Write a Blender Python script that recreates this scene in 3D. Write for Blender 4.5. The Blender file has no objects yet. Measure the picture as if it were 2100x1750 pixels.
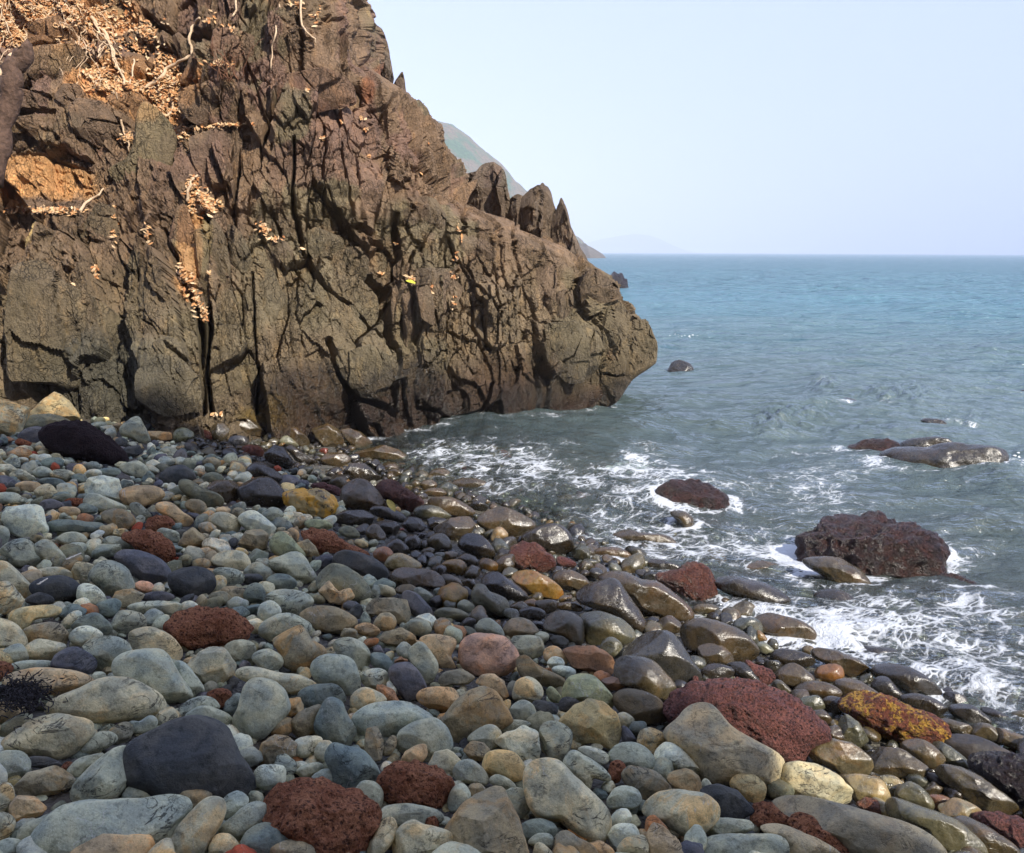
import bpy, math, random
import numpy as np
from mathutils import Matrix, Vector
random.seed(7)
RNG = np.random.default_rng(7)
SC = bpy.context.scene
COL = SC.collection

# ---------------------------------------------------------------- camera, sky, sun, exposure
CAM_H = 2.2
PITCH = math.radians(11.61)
ROLL = math.radians(0.27)
FPX = 1747.0            # focal length in units of a 2100-wide picture
cam_d = bpy.data.cameras.new('camera')
cam_d.sensor_width = 36.0
cam_d.lens = 36.0 * FPX / 2100.0
cam_d.clip_start = 0.05
cam_d.clip_end = 40000.0
cam = bpy.data.objects.new('camera', cam_d)
COL.objects.link(cam)
cam.matrix_world = Matrix.Translation((0, 0, CAM_H)) @ Matrix.Rotation(math.pi/2 - PITCH, 4, 'X') @ Matrix.Rotation(ROLL, 4, 'Z')
SC.camera = cam
SUN_AZ = math.radians(40.0)      # to the right of straight behind the camera
SUN_EL = math.radians(41.0)
SUN = np.array([math.sin(SUN_AZ)*math.cos(SUN_EL), -math.cos(SUN_AZ)*math.cos(SUN_EL), math.sin(SUN_EL)])
world = bpy.data.worlds.new('World')
SC.world = world
world.use_nodes = True
wn, wl = world.node_tree.nodes, world.node_tree.links
wn.clear()
w_out = wn.new('ShaderNodeOutputWorld')
w_bg = wn.new('ShaderNodeBackground')
w_sky = wn.new('ShaderNodeTexSky')
w_sky.sky_type = 'NISHITA'
w_sky.sun_disc = False
w_sky.sun_elevation = SUN_EL
w_sky.sun_rotation = math.pi - SUN_AZ
w_sky.altitude = 0
w_sky.air_density = 1.0
w_sky.dust_density = 2.0
w_sky.ozone_density = 1.5
w_mix = wn.new('ShaderNodeMix'); w_mix.data_type = 'RGBA'
w_mix.inputs['Factor'].default_value = 0.72
w_mix.inputs[7].default_value = (5.9, 6.8, 10.4, 1)
wl.new(w_sky.outputs[0], w_mix.inputs[6])
wl.new(w_mix.outputs[2], w_bg.inputs['Color'])
w_bg.inputs['Strength'].default_value = 0.12
wl.new(w_bg.outputs[0], w_out.inputs['Surface'])
sun_d = bpy.data.lights.new('sun', 'SUN')
sun_d.energy = 5.0
sun_d.angle = math.radians(0.53)
sun_d.color = (1.0, 0.93, 0.82)
sun_o = bpy.data.objects.new('sun', sun_d)
sun_o.rotation_euler = Vector(SUN).to_track_quat('Z', 'Y').to_euler()
COL.objects.link(sun_o)
SC.view_settings.view_transform = 'Standard'
SC.view_settings.look = 'None'
SC.view_settings.gamma = 1.0
SC.view_settings.exposure = 0.36
SC.view_settings.use_curve_mapping = False
SC.cycles.use_denoising = True
SC.cycles.max_bounces = 6
SC.cycles.volume_bounces = 1

# ---------------------------------------------------------------- traced data (outlines in a 2100-wide picture frame)
STONES = """@0 0 1257.6 .2813
r 1225,110 1280,20 1440,-50 1640,-20 1790,50 1825,140 1730,220 1600,255 1420,240 1280,190 #broad rust-red pitted oval stone lying alone among pale cobbles
p 940,170 1010,120 1110,110 1220,160 1300,240 1330,310 1280,350 1180,310 1000,270
g 605,260 680,190 790,170 900,210 945,290 930,350 860,400 760,425 690,390 640,300
b 400,340 440,260 500,240 620,290 690,360 660,430 600,455 480,430 400,390 #purple-grey rounded block
w 517,165 560,110 640,98 720,120 733,180 690,225 610,240 540,215
m 175,170 230,100 340,70 440,100 480,160 460,235 360,225 230,210
p 195,270 250,195 340,200 460,235 420,300 340,345 230,330
bg 535,100 600,30 690,0 760,50 810,110 770,165 680,150 570,130
g 825,60 840,0 920,-15 1020,10 1060,80 1010,130 920,150 850,140
g 835,400 860,330 960,290 1130,275 1200,310 1290,440 1390,570 1405,630 1290,695 1210,680 1130,590 1000,540 880,480 #large pale slab with dark chipped lower end
g 1250,370 1320,360 1400,430 1480,530 1475,590 1410,615 1330,520
pA 1360,370 1500,250 1570,240 1660,300 1710,370 1690,450 1610,530 1520,520 1400,430 #tan and grey angular stone with sharp ridge
g 1640,260 1700,205 1800,200 1855,240 1850,310 1790,350 1720,350
g 1840,330 1880,280 1970,270 2050,320 2060,380 1990,430 1920,410
p 1715,440 1760,400 1860,400 2000,430 2150,450 2280,500 2330,560 2300,610 2180,600 2050,560 1900,510 1770,500 #long pale stone with tan upper edge
g 1690,830 1740,680 1770,540 1830,485 1960,500 2060,580 2101,700 2076,740 1960,880 1800,940 1730,920 #tall grey wedge stone standing on its narrow end
r 1510,600 1560,555 1640,555 1690,610 1660,660 1600,680
t 40,500 120,440 280,408 460,420 600,450 670,510 580,560 480,610 380,625 250,590 120,550 #ochre and brown long stone behind the seaweed
p 365,690 430,630 560,570 700,495 850,480 980,510 1110,590 1185,660 1180,710 1050,760 860,790 640,810 560,790 420,740 #longest cream-grey stone, pointed at both ends
p 40,970 120,880 240,790 380,745 500,765 610,790 650,870 640,930 560,1010 430,1060 300,1030 120,1005 #big cream stone with tan flank
g 605,1020 640,950 700,880 780,868 845,910 800,970 720,1010
g 540,1380 570,1250 640,1150 720,1060 820,990 920,1000 962,1090 950,1200 880,1320 800,1370 660,1395 #upright grey egg-shaped stone
c 940,1010 1010,930 1150,860 1300,790 1420,775 1530,810 1620,890 1690,1000 1780,1120 1850,1220 1840,1290 1700,1330 1500,1350 1280,1365 1100,1290 950,1230 #biggest charcoal boulder with peaked top
g 1350,770 1420,700 1500,680 1620,720 1690,770 1660,820 1600,850 1520,790
p 1150,770 1170,710 1240,685 1320,770 1260,815 1170,820
g 920,830 960,785 1010,790 1080,750 1135,780 1130,830 1070,870 970,870
g 1300,730 1350,660 1440,612 1540,625 1600,690 1590,720 1480,690 1350,770
g 300,1650 340,1560 430,1450 560,1400 800,1385 1050,1370 1180,1335 1330,1370 1360,1430 1250,1560 1120,1680 900,1760 500,1780 300,1740 #broad smooth grey slab, lowest of the big stones on the left
t 520,1760 620,1690 750,1610 900,1575 1010,1600 1080,1660 1100,1740 900,1850 600,1830
p 1250,1680 1300,1570 1400,1440 1480,1370 1570,1370 1615,1440 1600,1540 1550,1640 1500,1760 1350,1780 1260,1740 #tall pale stone leaning right
g 1120,1690 1230,1550 1380,1440 1430,1440 1330,1560 1240,1690
mA 125,1290 200,1170 380,1120 480,1170 535,1230 490,1280 370,1330 180,1330
g -60,1100 0,1020 120,1015 190,1060 200,1140 150,1190 30,1230 -60,1200
tA 80,1400 120,1335 230,1335 330,1420 290,1470 180,1510 100,1500
g 150,1600 190,1530 320,1480 420,1450 330,1600 250,1690 170,1690
p -50,1355 -20,1260 50,1255 90,1340 70,1430 10,1470 -40,1440
p -40,1480 60,1475 95,1540 80,1610 10,1660 -60,1640
g -40,1700 40,1655 130,1670 165,1730 110,1800 -40,1800
r -40,380 20,350 80,390 60,450 10,500 -40,500
t -60,680 30,652 120,665 155,700 120,750 20,800 -60,790
g 5,870 40,800 130,745 210,740 190,800 120,880 50,920
p -60,60 40,60 120,110 180,200 170,270 60,270 -60,270
g 10,310 60,250 140,230 200,320 150,360 50,345
g 80,410 130,360 260,345 380,360 385,405 250,420
w 1855,1190 1880,1130 1960,1105 2050,1120 2080,1190 2050,1260 1960,1278 1880,1250
mA 1880,1090 1910,950 1990,895 2090,905 2160,960 2140,1040 2020,1080 1900,1130
g 1620,1420 1640,1340 1720,1305 1800,1350 1790,1420 1690,1500 1640,1480
g 1610,1570 1700,1480 1800,1400 1870,1372 1925,1420 1920,1530 1830,1600 1740,1650 1640,1620
bg 1760,1720 1800,1600 1900,1540 2000,1570 2090,1640 2150,1720 2050,1800 1850,1800
g 900,1330 930,1275 1020,1270 1110,1300 1100,1350 1000,1380 910,1380
p 1530,1720 1570,1630 1660,1620 1740,1690 1790,1760 1600,1790
g 672,465 690,435 740,430 770,465 740,500 690,500
m 1290,1360 1330,1295 1450,1290 1540,1320 1480,1400 1400,1430 1310,1410
r 445,1130 480,1090 525,1095 520,1130 490,1155 460,1150
g 500,1160 560,1070 700,1030 750,1025 620,1160 590,1210 510,1190
c 215,1080 240,1040 350,1055 460,1110 420,1130 250,1120
@1 525 1257.6 .2813
m 130,170 190,100 290,82 360,130 400,190 510,260 480,330 350,410 260,420 200,360 190,290 140,220 #rough mottled brown knobbly stone
g 30,120 80,50 200,2 310,30 395,90 380,160 280,150 200,190 120,190 50,170
m 320,20 400,-40 530,-50 650,-10 735,50 720,110 620,140 500,130 400,80 #dark grey-brown oval stone, pointed at both ends
g 560,230 600,190 700,185 790,230 835,310 820,380 750,420 690,370 590,290
g 400,400 440,340 530,308 640,320 720,380 770,560 710,600 600,570 500,530 430,480 #rounded grey stone with pale right half
w 750,450 820,415 900,410 960,450 955,540 900,570 820,540 770,500
b 965,430 1010,380 1090,360 1160,400 1240,530 1210,590 1120,640 1060,590 990,500 #purple-slate stone with fine cracks
g 1110,290 1160,230 1210,220 1290,310 1325,390 1290,490 1250,515 1190,450 1140,370
bg 835,330 850,290 930,300 1000,370 980,430 920,410 850,380
k3 1490,300 1500,220 1580,165 1700,155 1830,190 1900,270 1905,350 1840,430 1720,460 1600,445 1520,390 #rounded pinkish-grey pitted stone
t 1190,200 1300,160 1420,180 1460,220 1420,330 1480,400 1380,420 1290,330
mA 1335,480 1380,430 1500,405 1600,470 1550,520 1420,520 1350,540
tA 1590,500 1640,455 1740,445 1810,500 1845,600 1790,630 1690,560
p 1870,580 1900,500 1980,470 2060,500 2095,580 2050,640 1950,650 1880,630
t 1175,620 1220,560 1330,545 1470,560 1470,640 1380,720 1280,700
mA 1340,800 1450,650 1560,560 1650,540 1740,590 1830,700 1875,790 1780,850 1600,880 1450,960 1420,890 #big fractured mottled stone shaped like a tent
g 700,780 790,690 920,655 1080,650 1200,690 1300,770 1240,850 1050,900 930,930 800,900 740,850 #wide pale green-grey stone with a dark crack
g 1035,900 1090,840 1200,790 1300,775 1390,850 1435,970 1350,1030 1180,1040 1060,1000
bg 430,820 470,700 500,640 560,628 620,660 650,730 740,860 745,940 700,990 590,960 480,900 #blue-grey stone shaped like a head
bg 305,600 350,550 480,522 590,530 640,600 650,660 520,660 400,700 330,660
p 690,620 740,560 830,555 920,600 945,650 850,690 770,720 700,680
m 245,830 300,740 400,690 470,680 440,790 420,870 330,900 270,880
w 260,1010 290,930 380,900 480,920 440,1000 380,1045 290,1040
p 430,1000 460,945 530,935 560,980 540,1060 490,1080 440,1050
bg 500,1060 550,960 640,980 760,1010 850,1090 905,1180 880,1250 770,1300 600,1260 560,1160 #large blue-grey slab tapering upward
g 405,1200 470,1150 540,1132 585,1165 570,1220 500,1268 440,1250
g 300,1150 350,1110 450,1095 490,1130 430,1180 350,1200
r 215,1260 270,1210 350,1197 440,1215 460,1260 380,1275
R 0,1320 100,1275 300,1262 520,1265 700,1310 820,1370 890,1480 870,1600 790,1700 700,1800 500,1800 300,1730 100,1600 60,1480 #largest brick-red grainy boulder, cut by the lower edge
g 725,1290 770,1235 850,1235 915,1290 920,1380 870,1450 800,1370 740,1320
R 890,1250 930,1150 1020,1110 1180,1095 1290,1140 1400,1210 1435,1280 1410,1380 1330,1430 1180,1420 1000,1390 920,1340 #dark red speckled block-shaped stone
tA 1050,1090 1090,1010 1170,965 1250,960 1250,1030 1200,1100 1100,1120
pA 1250,1110 1300,1020 1390,1000 1440,1020 1500,1090 1440,1160 1380,1190 1300,1160
g 1435,1150 1480,1090 1560,1078 1650,1130 1700,1220 1640,1250 1520,1230 1450,1200
t2 1640,1080 1700,1020 1820,1008 1910,1050 1960,1120 1940,1200 1850,1220 1750,1190 1660,1140
wA 1730,940 1820,880 1960,825 2050,870 2080,1000 2060,1070 1950,1080 1850,1020
p 1540,920 1600,860 1700,820 1780,860 1790,930 1710,990 1620,960
mA 1510,1000 1570,940 1660,950 1720,1020 1640,1080 1560,1060
g 1770,850 1830,790 1940,785 2030,820 1960,830 1850,890
g 1855,710 1890,650 1960,640 2030,690 2050,760 1980,800 1890,770
mA 1320,1620 1420,1500 1600,1360 1720,1290 1800,1290 1860,1400 1930,1560 1990,1760 1800,1830 1400,1800 1350,1720 #great dark grey granular slab with a straight right edge
p 980,1720 1020,1600 1130,1530 1230,1560 1400,1600 1430,1660 1400,1760 1200,1810 1000,1800
r 1225,1560 1240,1490 1290,1470 1330,1510 1320,1580 1270,1590
g 900,1500 940,1420 1100,1400 1280,1430 1380,1490 1300,1540 1100,1560 950,1530
p 790,1740 850,1640 910,1530 980,1505 1020,1560 1000,1650 930,1750 850,1790
g 1400,1400 1420,1300 1500,1250 1560,1320 1540,1380 1440,1440
g 1810,1330 1850,1290 1930,1285 1990,1340 1990,1430 1920,1490 1870,1440
m 1540,1290 1570,1250 1640,1250 1675,1295 1620,1335 1560,1325
bg 1920,1570 1980,1520 2100,1510 2180,1550 2180,1620 2060,1660 1940,1640
g 1700,1230 1750,1180 1840,1210 1900,1270 1820,1290
m 930,990 960,920 1010,900 1025,950 990,1020 940,1040
mA 790,930 800,850 880,830 930,950 920,1060 850,1080 800,1000
m 80,1740 150,1680 300,1665 420,1700 520,1760 400,1830 120,1830
mA 890,190 930,140 1060,110 1160,170 1170,220 1080,250 940,220
m 860,70 900,10 970,0 1020,30 1010,110 950,130 880,110
t 720,110 760,75 830,75 905,130 860,170 760,150
g 1830,200 1900,170 2040,170 2090,220 2090,300 1980,330 1900,280
g 1605,100 1640,50 1710,40 1790,110 1805,180 1720,150 1620,160
m 1800,130 1850,50 1950,40 2040,100 2060,180 1960,170 1850,180
@2 1050 1257.6 .2813
p 90,1200 150,1110 240,1080 360,1110 470,1210 600,1330 690,1430 712,1520 680,1610 600,1655 480,1620 350,1510 200,1480 120,1380 #large pale stone with swirled grooves
g 205,870 250,805 340,805 430,860 448,940 420,1040 340,1100 230,1060
o2A 340,800 450,690 560,630 680,660 770,740 815,880 750,975 640,950 560,930 480,965 400,860 #chunky mottled tan rock with jagged underside
s 370,600 400,500 480,440 580,450 680,540 780,700 760,740 640,700 500,640 380,640 #smooth sage-green stone behind the chunky tan rock
o 35,330 100,305 160,360 280,430 390,480 370,530 260,530 140,520 60,450 #curved olive stone like a boot
t3A 370,270 470,240 600,240 740,330 745,400 720,450 600,420 440,400 #flat-topped brown stone
t 230,290 280,245 350,260 410,350 350,370 250,350
w 255,360 300,320 360,330 380,380 300,410
w 285,410 340,385 420,395 465,430 420,470 340,450
c 810,280 860,200 960,140 1080,132 1170,150 1240,250 1310,360 1375,470 1300,510 1150,490 980,400 830,340 #large smooth charcoal boulder sloping down to the right
o 745,400 790,330 900,325 1020,350 1110,430 1180,520 1185,610 1130,665 1020,640 900,560 770,500 #big olive-tan smooth stone resting against the charcoal boulder
o 740,620 820,565 930,570 1060,620 1130,710 1170,800 1050,790 900,800 790,720
W 1225,170 1260,90 1370,50 1500,65 1620,110 1730,190 1775,260 1760,340 1680,360 1560,330 1400,290 1270,250 #long wet olive boulder with shining right end
W 1345,290 1380,240 1460,225 1560,260 1620,350 1540,370 1400,360
k 1385,420 1440,375 1530,375 1610,410 1600,465 1500,490 1400,470
k 1560,380 1640,360 1720,380 1780,450 1810,505 1720,500 1640,440
r2 1700,350 1780,370 1880,420 1910,480 1860,520 1790,500
V 1120,700 1180,620 1330,540 1500,500 1680,495 1820,520 1990,600 2150,720 2290,850 2250,930 2120,960 2080,1070 1950,1090 1700,1000 1400,900 1180,810 #biggest dark crimson volcanic boulder, pitted all over
m2 1110,880 1230,800 1290,720 1400,680 1500,700 1560,790 1660,880 1850,990 2020,1110 1980,1170 1840,1230 1650,1230 1480,1250 1380,1200 1300,1080 1200,1000 #big grey-tan boulder leaning on the crimson one
w 1035,1040 1060,970 1120,950 1220,980 1310,1060 1380,1170 1370,1215 1280,1190 1150,1120 1060,1090
p 915,930 950,860 1020,842 1100,880 1118,940 1060,1010 1020,1060 940,980
g 705,1040 760,970 870,950 980,990 1040,1070 1050,1150 960,1150 820,1110 740,1090
r 705,1150 730,1090 790,1085 825,1130 800,1200 750,1230 710,1200
p 770,750 820,725 880,760 895,810 850,840 790,810
b 800,840 830,830 880,880 905,950 850,960 810,940
g 370,1110 440,1010 520,1040 640,1110 720,1200 700,1240 600,1190 560,1280 470,1200
w 480,1010 520,975 620,990 705,1040 690,1090 620,1090
m 800,1200 830,1140 900,1125 1040,1160 1120,1230 1165,1300 1060,1330 940,1340 850,1260
m 1135,1220 1180,1160 1270,1145 1360,1190 1380,1260 1340,1320 1240,1310
g 690,1370 750,1290 830,1268 910,1290 940,1360 910,1410 820,1430 720,1420
p 945,1430 1010,1370 1090,1320 1240,1303 1400,1330 1470,1380 1505,1440 1480,1510 1400,1570 1300,1630 1150,1570 1080,1510 980,1480 #big rounded cream-grey stone with sooty lower centre
w 710,1520 760,1450 840,1428 875,1470 850,1530 740,1575
w 690,1640 740,1560 830,1540 910,1560 935,1610 860,1660 770,1710 710,1700
t3 970,1560 990,1500 1040,1478 1100,1530 1140,1590 1050,1580 980,1610
tA 985,1620 1050,1545 1110,1560 1190,1630 1250,1730 1260,1800 990,1800
p 770,1720 820,1660 900,1635 980,1640 985,1760 880,1800 780,1790
m 310,1700 340,1610 410,1598 480,1640 590,1700 620,1780 330,1800
y2 405,1590 430,1568 510,1590 555,1620 540,1655 470,1630
g 115,1680 170,1620 260,1612 305,1650 290,1710 200,1700
p 155,1740 180,1680 230,1690 300,1760 250,1800 160,1800
t 540,1680 620,1660 720,1710 760,1780 640,1790
cA 1370,1310 1430,1270 1530,1258 1640,1300 1720,1390 1750,1440 1660,1490 1580,1500 1500,1480 1490,1380 #dark slate block with angular faces
t2 1595,1250 1640,1190 1700,1178 1790,1200 1845,1270 1810,1370 1760,1380 1660,1320
r 1740,1500 1760,1410 1830,1375 1910,1385 1960,1450 2020,1490 2035,1550 1960,1570 1850,1560 1770,1550 #orange-red rough lump
g 1410,1560 1440,1510 1530,1498 1640,1510 1740,1520 1745,1580 1660,1600 1560,1620 1430,1640
g 1370,1720 1420,1650 1520,1625 1760,1625 1940,1630 1985,1670 1985,1760 1700,1820 1380,1800 #wide flat-topped grey stone at the lower edge
w 1380,1240 1410,1208 1450,1235 1440,1270 1390,1265
r2 1315,490 1330,460 1360,470 1360,515 1335,525
g 1225,570 1250,540 1300,548 1312,575 1280,600 1240,598
t3A 650,490 720,460 800,480 835,530 790,560 700,560
s 250,570 290,538 350,600 360,650 300,645 265,620
c 145,660 200,640 300,660 335,720 270,750 200,720
c 340,670 370,620 430,618 490,650 440,700 370,720
o 230,90 290,10 400,-10 500,40 520,120 500,230 430,220 350,170 250,130 #blocky olive stone
s2 480,20 620,-10 800,50 900,140 880,190 800,230 620,240 540,200 520,100
s2 640,250 680,190 740,182 800,230 810,300 740,330 660,300
W 1060,80 1090,40 1160,20 1230,70 1220,130 1150,150 1070,130
@3 1050 820 .2813
k 60,1020 130,950 240,910 340,915 420,980 448,1060 430,1120 350,1130 240,1090 120,1050 #glossy black dome-shaped boulder at the water's edge
R2 -25,1170 0,1080 60,1045 150,1042 240,1090 300,1160 312,1220 240,1260 120,1230 0,1210 #rounded pink-red volcanic stone at the water's edge
r2 320,1170 350,1145 420,1160 470,1200 430,1220 350,1210
W 720,1020 770,965 850,940 930,970 1050,980 1150,1000 1200,1060 1190,1090 1100,1050 900,1030
W 580,1120 650,1080 760,1075 860,1120 850,1170 700,1150
k 970,1180 1030,1160 1160,1190 1240,1230 1150,1250 1050,1260
W 1305,1195 1340,1165 1400,1180 1435,1210 1390,1225 1330,1215
R2 1020,1310 1080,1270 1200,1240 1290,1195 1380,1205 1450,1280 1482,1380 1460,1460 1350,1490 1270,1470 1180,1390 1090,1330 #blocky brown-red volcanic boulder split by a groove
k 1450,1290 1500,1262 1580,1270 1700,1310 1850,1340 1960,1410 2040,1490 2062,1550 2000,1570 1880,1560 1750,1490 1600,1420 1490,1360 #long dark wet stone like a seal
W 1570,1250 1640,1220 1730,1180 1850,1180 1960,1220 1980,1290 1960,1315 1850,1300 1700,1300 1590,1280
W 1770,1160 1850,1140 1950,1150 2005,1190 1990,1215 1900,1190
k 450,1450 520,1370 640,1320 740,1300 800,1340 840,1420 920,1540 1000,1680 930,1710 860,1660 720,1560 540,1500 #large dark smooth boulder with a steep wet right flank
W 560,1330 640,1280 780,1250 860,1270 950,1320 1080,1340 1180,1420 1290,1520 1320,1590 1240,1625 1100,1580 980,1560 900,1500 800,1400 #long ridged wet brown boulder behind the dark smooth one
W 290,1300 330,1255 420,1245 510,1280 560,1350 480,1400 380,1380 310,1340
Y2 0,1260 40,1230 180,1260 290,1320 380,1400 360,1450 200,1430 100,1390 20,1330
o 1310,1530 1370,1490 1490,1500 1480,1550 1350,1560
W 305,1520 350,1485 450,1478 520,1520 490,1545 380,1530
t 590,1560 620,1510 680,1505 740,1560 755,1610 690,1600
W 150,1490 220,1460 330,1470 320,1530 230,1560
k 50,1540 120,1510 220,1530 250,1580 170,1610 70,1590
@4 525 820 .2813
Y 205,720 230,670 330,650 450,648 540,690 585,770 560,840 490,875 400,860 280,810 #bright ochre-yellow blotched boulder
W 620,690 650,620 740,572 820,600 900,690 930,760 850,810 740,800 640,770 #upright olive egg-shaped boulder
R2 865,640 900,600 970,578 1040,610 1130,680 1220,740 1200,800 1120,830 1040,780 930,710 #speckled pink-brown volcanic boulder beside the water
r2 385,630 430,610 530,615 620,650 620,700 560,690 440,650
R 305,970 400,950 520,965 620,1020 720,1080 850,1110 850,1150 760,1150 600,1120 450,1120 400,1050 #long tapering red volcanic stone
c 565,1150 610,1105 690,1105 820,1140 920,1200 970,1270 930,1310 800,1290 660,1230 580,1200 #long charcoal stone with rounded ends
g 90,1210 150,1160 290,1110 350,1150 400,1230 440,1290 380,1330 290,1340 200,1260 #pale blue-green angular stone
s2 430,1260 520,1210 620,1210 720,1260 800,1340 840,1430 780,1470 650,1460 500,1420 450,1360 #broad olive-grey dome stone
bg 80,1320 130,1275 220,1275 290,1320 280,1370 190,1390 110,1370
g 65,1460 120,1400 240,1385 370,1420 420,1480 380,1540 280,1570 150,1540
w 15,1560 40,1490 110,1470 175,1520 170,1580 90,1640 30,1610
mA 780,1500 850,1450 1000,1450 1100,1460 1125,1560 1100,1640 1000,1620 880,1570 790,1550
b 1060,1430 1110,1395 1200,1440 1300,1560 1280,1600 1180,1590 1110,1520
t2 940,1200 980,1140 1050,1120 1130,1150 1210,1210 1180,1240 1050,1240 970,1230
t3 855,1120 890,1080 960,1080 1000,1130 950,1180 880,1170
W 985,1290 1040,1230 1150,1230 1290,1250 1360,1310 1370,1370 1200,1370 1040,1380 #long brown block-shaped stone
W 1340,1290 1400,1275 1480,1310 1510,1370 1430,1380 1370,1350
k 1625,1310 1670,1260 1750,1255 1840,1310 1960,1400 1990,1460 1900,1480 1800,1450 1690,1380
k 1470,1050 1520,990 1600,978 1680,1020 1735,1100 1730,1170 1650,1160 1560,1120 1490,1090 #round glossy black boulder
W 1610,880 1690,810 1790,785 1900,820 2020,890 2040,930 1960,970 1880,1000 1760,980 1660,930 #low olive-brown dome at the water's edge
t 1710,1010 1740,940 1790,930 1840,990 1790,1030 1730,1035
W 1240,750 1300,712 1420,715 1520,760 1605,820 1560,850 1420,840 1300,790
W 1420,620 1450,585 1580,575 1700,610 1750,680 1740,700 1620,670 1480,645
W 1255,550 1310,505 1380,505 1440,560 1455,600 1360,600 1300,580
W 1198,622 1225,590 1290,588 1322,625 1290,655 1225,655
W 1210,680 1270,645 1350,650 1395,690 1320,705 1240,695
WA 710,370 780,335 950,335 1040,360 1150,450 1000,460 860,440 730,410 #flat brown wet slab at the foot of the cliff
WA 610,220 680,205 760,240 850,310 830,350 720,380 680,320
WA 400,210 520,180 600,220 640,310 560,370 480,340 430,270
WA 170,290 210,210 290,200 370,270 400,330 330,340 240,300
g 170,310 220,260 300,320 310,345 220,330
kA 60,390 130,330 200,350 280,460 230,510 150,480 80,440
kA 210,350 260,325 350,390 470,465 380,475 290,440
k 0,500 60,480 160,530 215,600 150,610 60,580
kA 640,520 700,465 790,465 860,520 930,590 860,600 760,570 680,580
W 470,440 540,380 640,390 690,440 620,490 520,490
k 830,800 880,775 980,790 1090,850 1080,900 960,870 860,840
kA 560,860 640,810 780,800 860,850 830,920 700,920 600,900
kA 840,920 900,880 1010,890 1060,940 1040,1000 930,980 870,960
s2 1150,810 1200,775 1310,775 1400,830 1440,870 1300,870 1180,860
kA 1060,910 1110,860 1220,860 1230,950 1130,980 1070,960
kA 1230,880 1290,850 1390,870 1370,940 1260,960
WA 1290,940 1420,860 1560,850 1600,900 1560,980 1430,1040 1330,1020
o 1240,1070 1280,990 1350,975 1410,1020 1430,1100 1360,1090 1280,1120
W 800,990 830,920 880,910 940,980 930,1030 850,1030
s2 600,950 680,920 750,970 740,1010 650,1000
k 940,1080 1000,1020 1060,1030 1120,1100 1090,1130 1000,1120
k 1080,1060 1100,1000 1180,990 1200,1060 1160,1110 1100,1110
Y2 1350,1210 1400,1170 1490,1170 1540,1230 1500,1280 1410,1270
W 1460,1140 1520,1120 1600,1150 1630,1200 1600,1225 1520,1190
Y2 1630,1200 1650,1155 1740,1180 1780,1230 1700,1250 1650,1240
o 1340,1140 1380,1110 1470,1110 1450,1160 1370,1170
g 40,850 100,790 170,800 200,860 130,900
s 105,1040 150,970 210,975 300,1060 385,1160 300,1130 180,1140 120,1100
t 220,970 260,935 310,970 300,1030 250,1020
mA 290,1050 370,1010 430,1070 470,1150 380,1150
s 355,900 400,875 500,880 560,930 520,950 400,940
tA 460,1400 530,1320 600,1400 680,1370 720,1440 650,1490 540,1480
g 832,1400 850,1355 890,1360 905,1410 885,1450 850,1450
o 1010,1400 1050,1355 1130,1350 1190,1400 1180,1440 1080,1420
s2 1570,1430 1600,1350 1660,1340 1700,1400 1820,1450 1845,1530 1800,1580 1700,1550 1600,1500
s2 1300,1550 1360,1520 1480,1530 1560,1580 1480,1600 1330,1590
g 1150,1390 1200,1370 1290,1430 1270,1480 1190,1440
g 1470,1490 1520,1460 1590,1500 1570,1545 1490,1540
@5 0 820 .2813
pA -200,60 -100,-40 80,20 180,60 230,120 150,200 60,270 -200,260 #whitish angular boulder at the foot of the cliff
mA 220,110 290,50 330,0 400,-60 460,-30 530,60 570,130 540,170 400,110 280,120 #grey-tan pointed boulder at the foot of the cliff
v 335,270 350,210 450,170 600,150 680,200 790,290 860,370 900,440 830,490 700,460 500,420 390,360 #large dark maroon two-humped boulder
s2A 130,190 230,120 370,90 480,150 520,190 350,240 200,230
b 140,270 200,210 290,200 340,260 280,310 180,310
g 885,210 940,150 1000,120 1040,180 1090,300 1060,330 960,280 900,260
cA 1020,100 1080,60 1150,70 1180,120 1080,140
w 870,60 940,25 1010,70 1000,105 910,115
t 1085,170 1150,145 1250,145 1280,180 1200,215 1110,210
p 1370,180 1420,140 1500,160 1540,220 1450,235 1390,220
tA 1060,230 1150,230 1240,240 1250,290 1170,300 1100,290
s 1260,270 1290,215 1360,210 1410,260 1340,310 1270,310
r3A 1450,250 1495,220 1530,235 1550,295 1500,280
o 1530,250 1560,185 1620,170 1670,220 1620,310 1560,290
r3 1765,370 1800,330 1870,335 1925,380 1900,415 1830,415
b 1665,300 1700,265 1780,265 1815,305 1770,340 1690,335
WA 1630,170 1690,130 1800,130 1900,190 1960,280 1880,300 1750,240
r3 115,310 150,285 230,320 210,350 140,335
c 1170,570 1210,510 1300,475 1380,510 1420,580 1330,620 1200,610
g 880,500 920,460 1010,450 1070,510 1050,570 960,560
bg 715,530 760,500 850,500 870,540 800,565
cA 880,390 920,345 1010,330 1040,380 980,420 900,420
wA 625,620 660,570 760,555 850,580 880,660 920,770 830,740 700,720 640,690 #big whitish rock with a hollow face
t 885,680 930,640 1060,625 1160,650 1190,710 1120,770 1000,790 920,760
g 620,740 660,685 720,690 830,740 920,790 900,810 770,820 660,800
r3 480,740 530,718 620,730 600,770 530,780
p 375,540 420,510 510,520 560,580 500,600 420,580
g 245,540 290,490 350,500 380,560 320,580
pA 75,550 130,500 180,520 285,600 200,590 110,570
bg 280,600 330,570 430,580 480,630 420,650 330,620
p 250,680 300,630 360,620 410,690 370,740 290,730
t 120,630 180,595 280,610 270,660 180,670
g -40,700 30,675 120,690 185,770 90,770 -20,740
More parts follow.
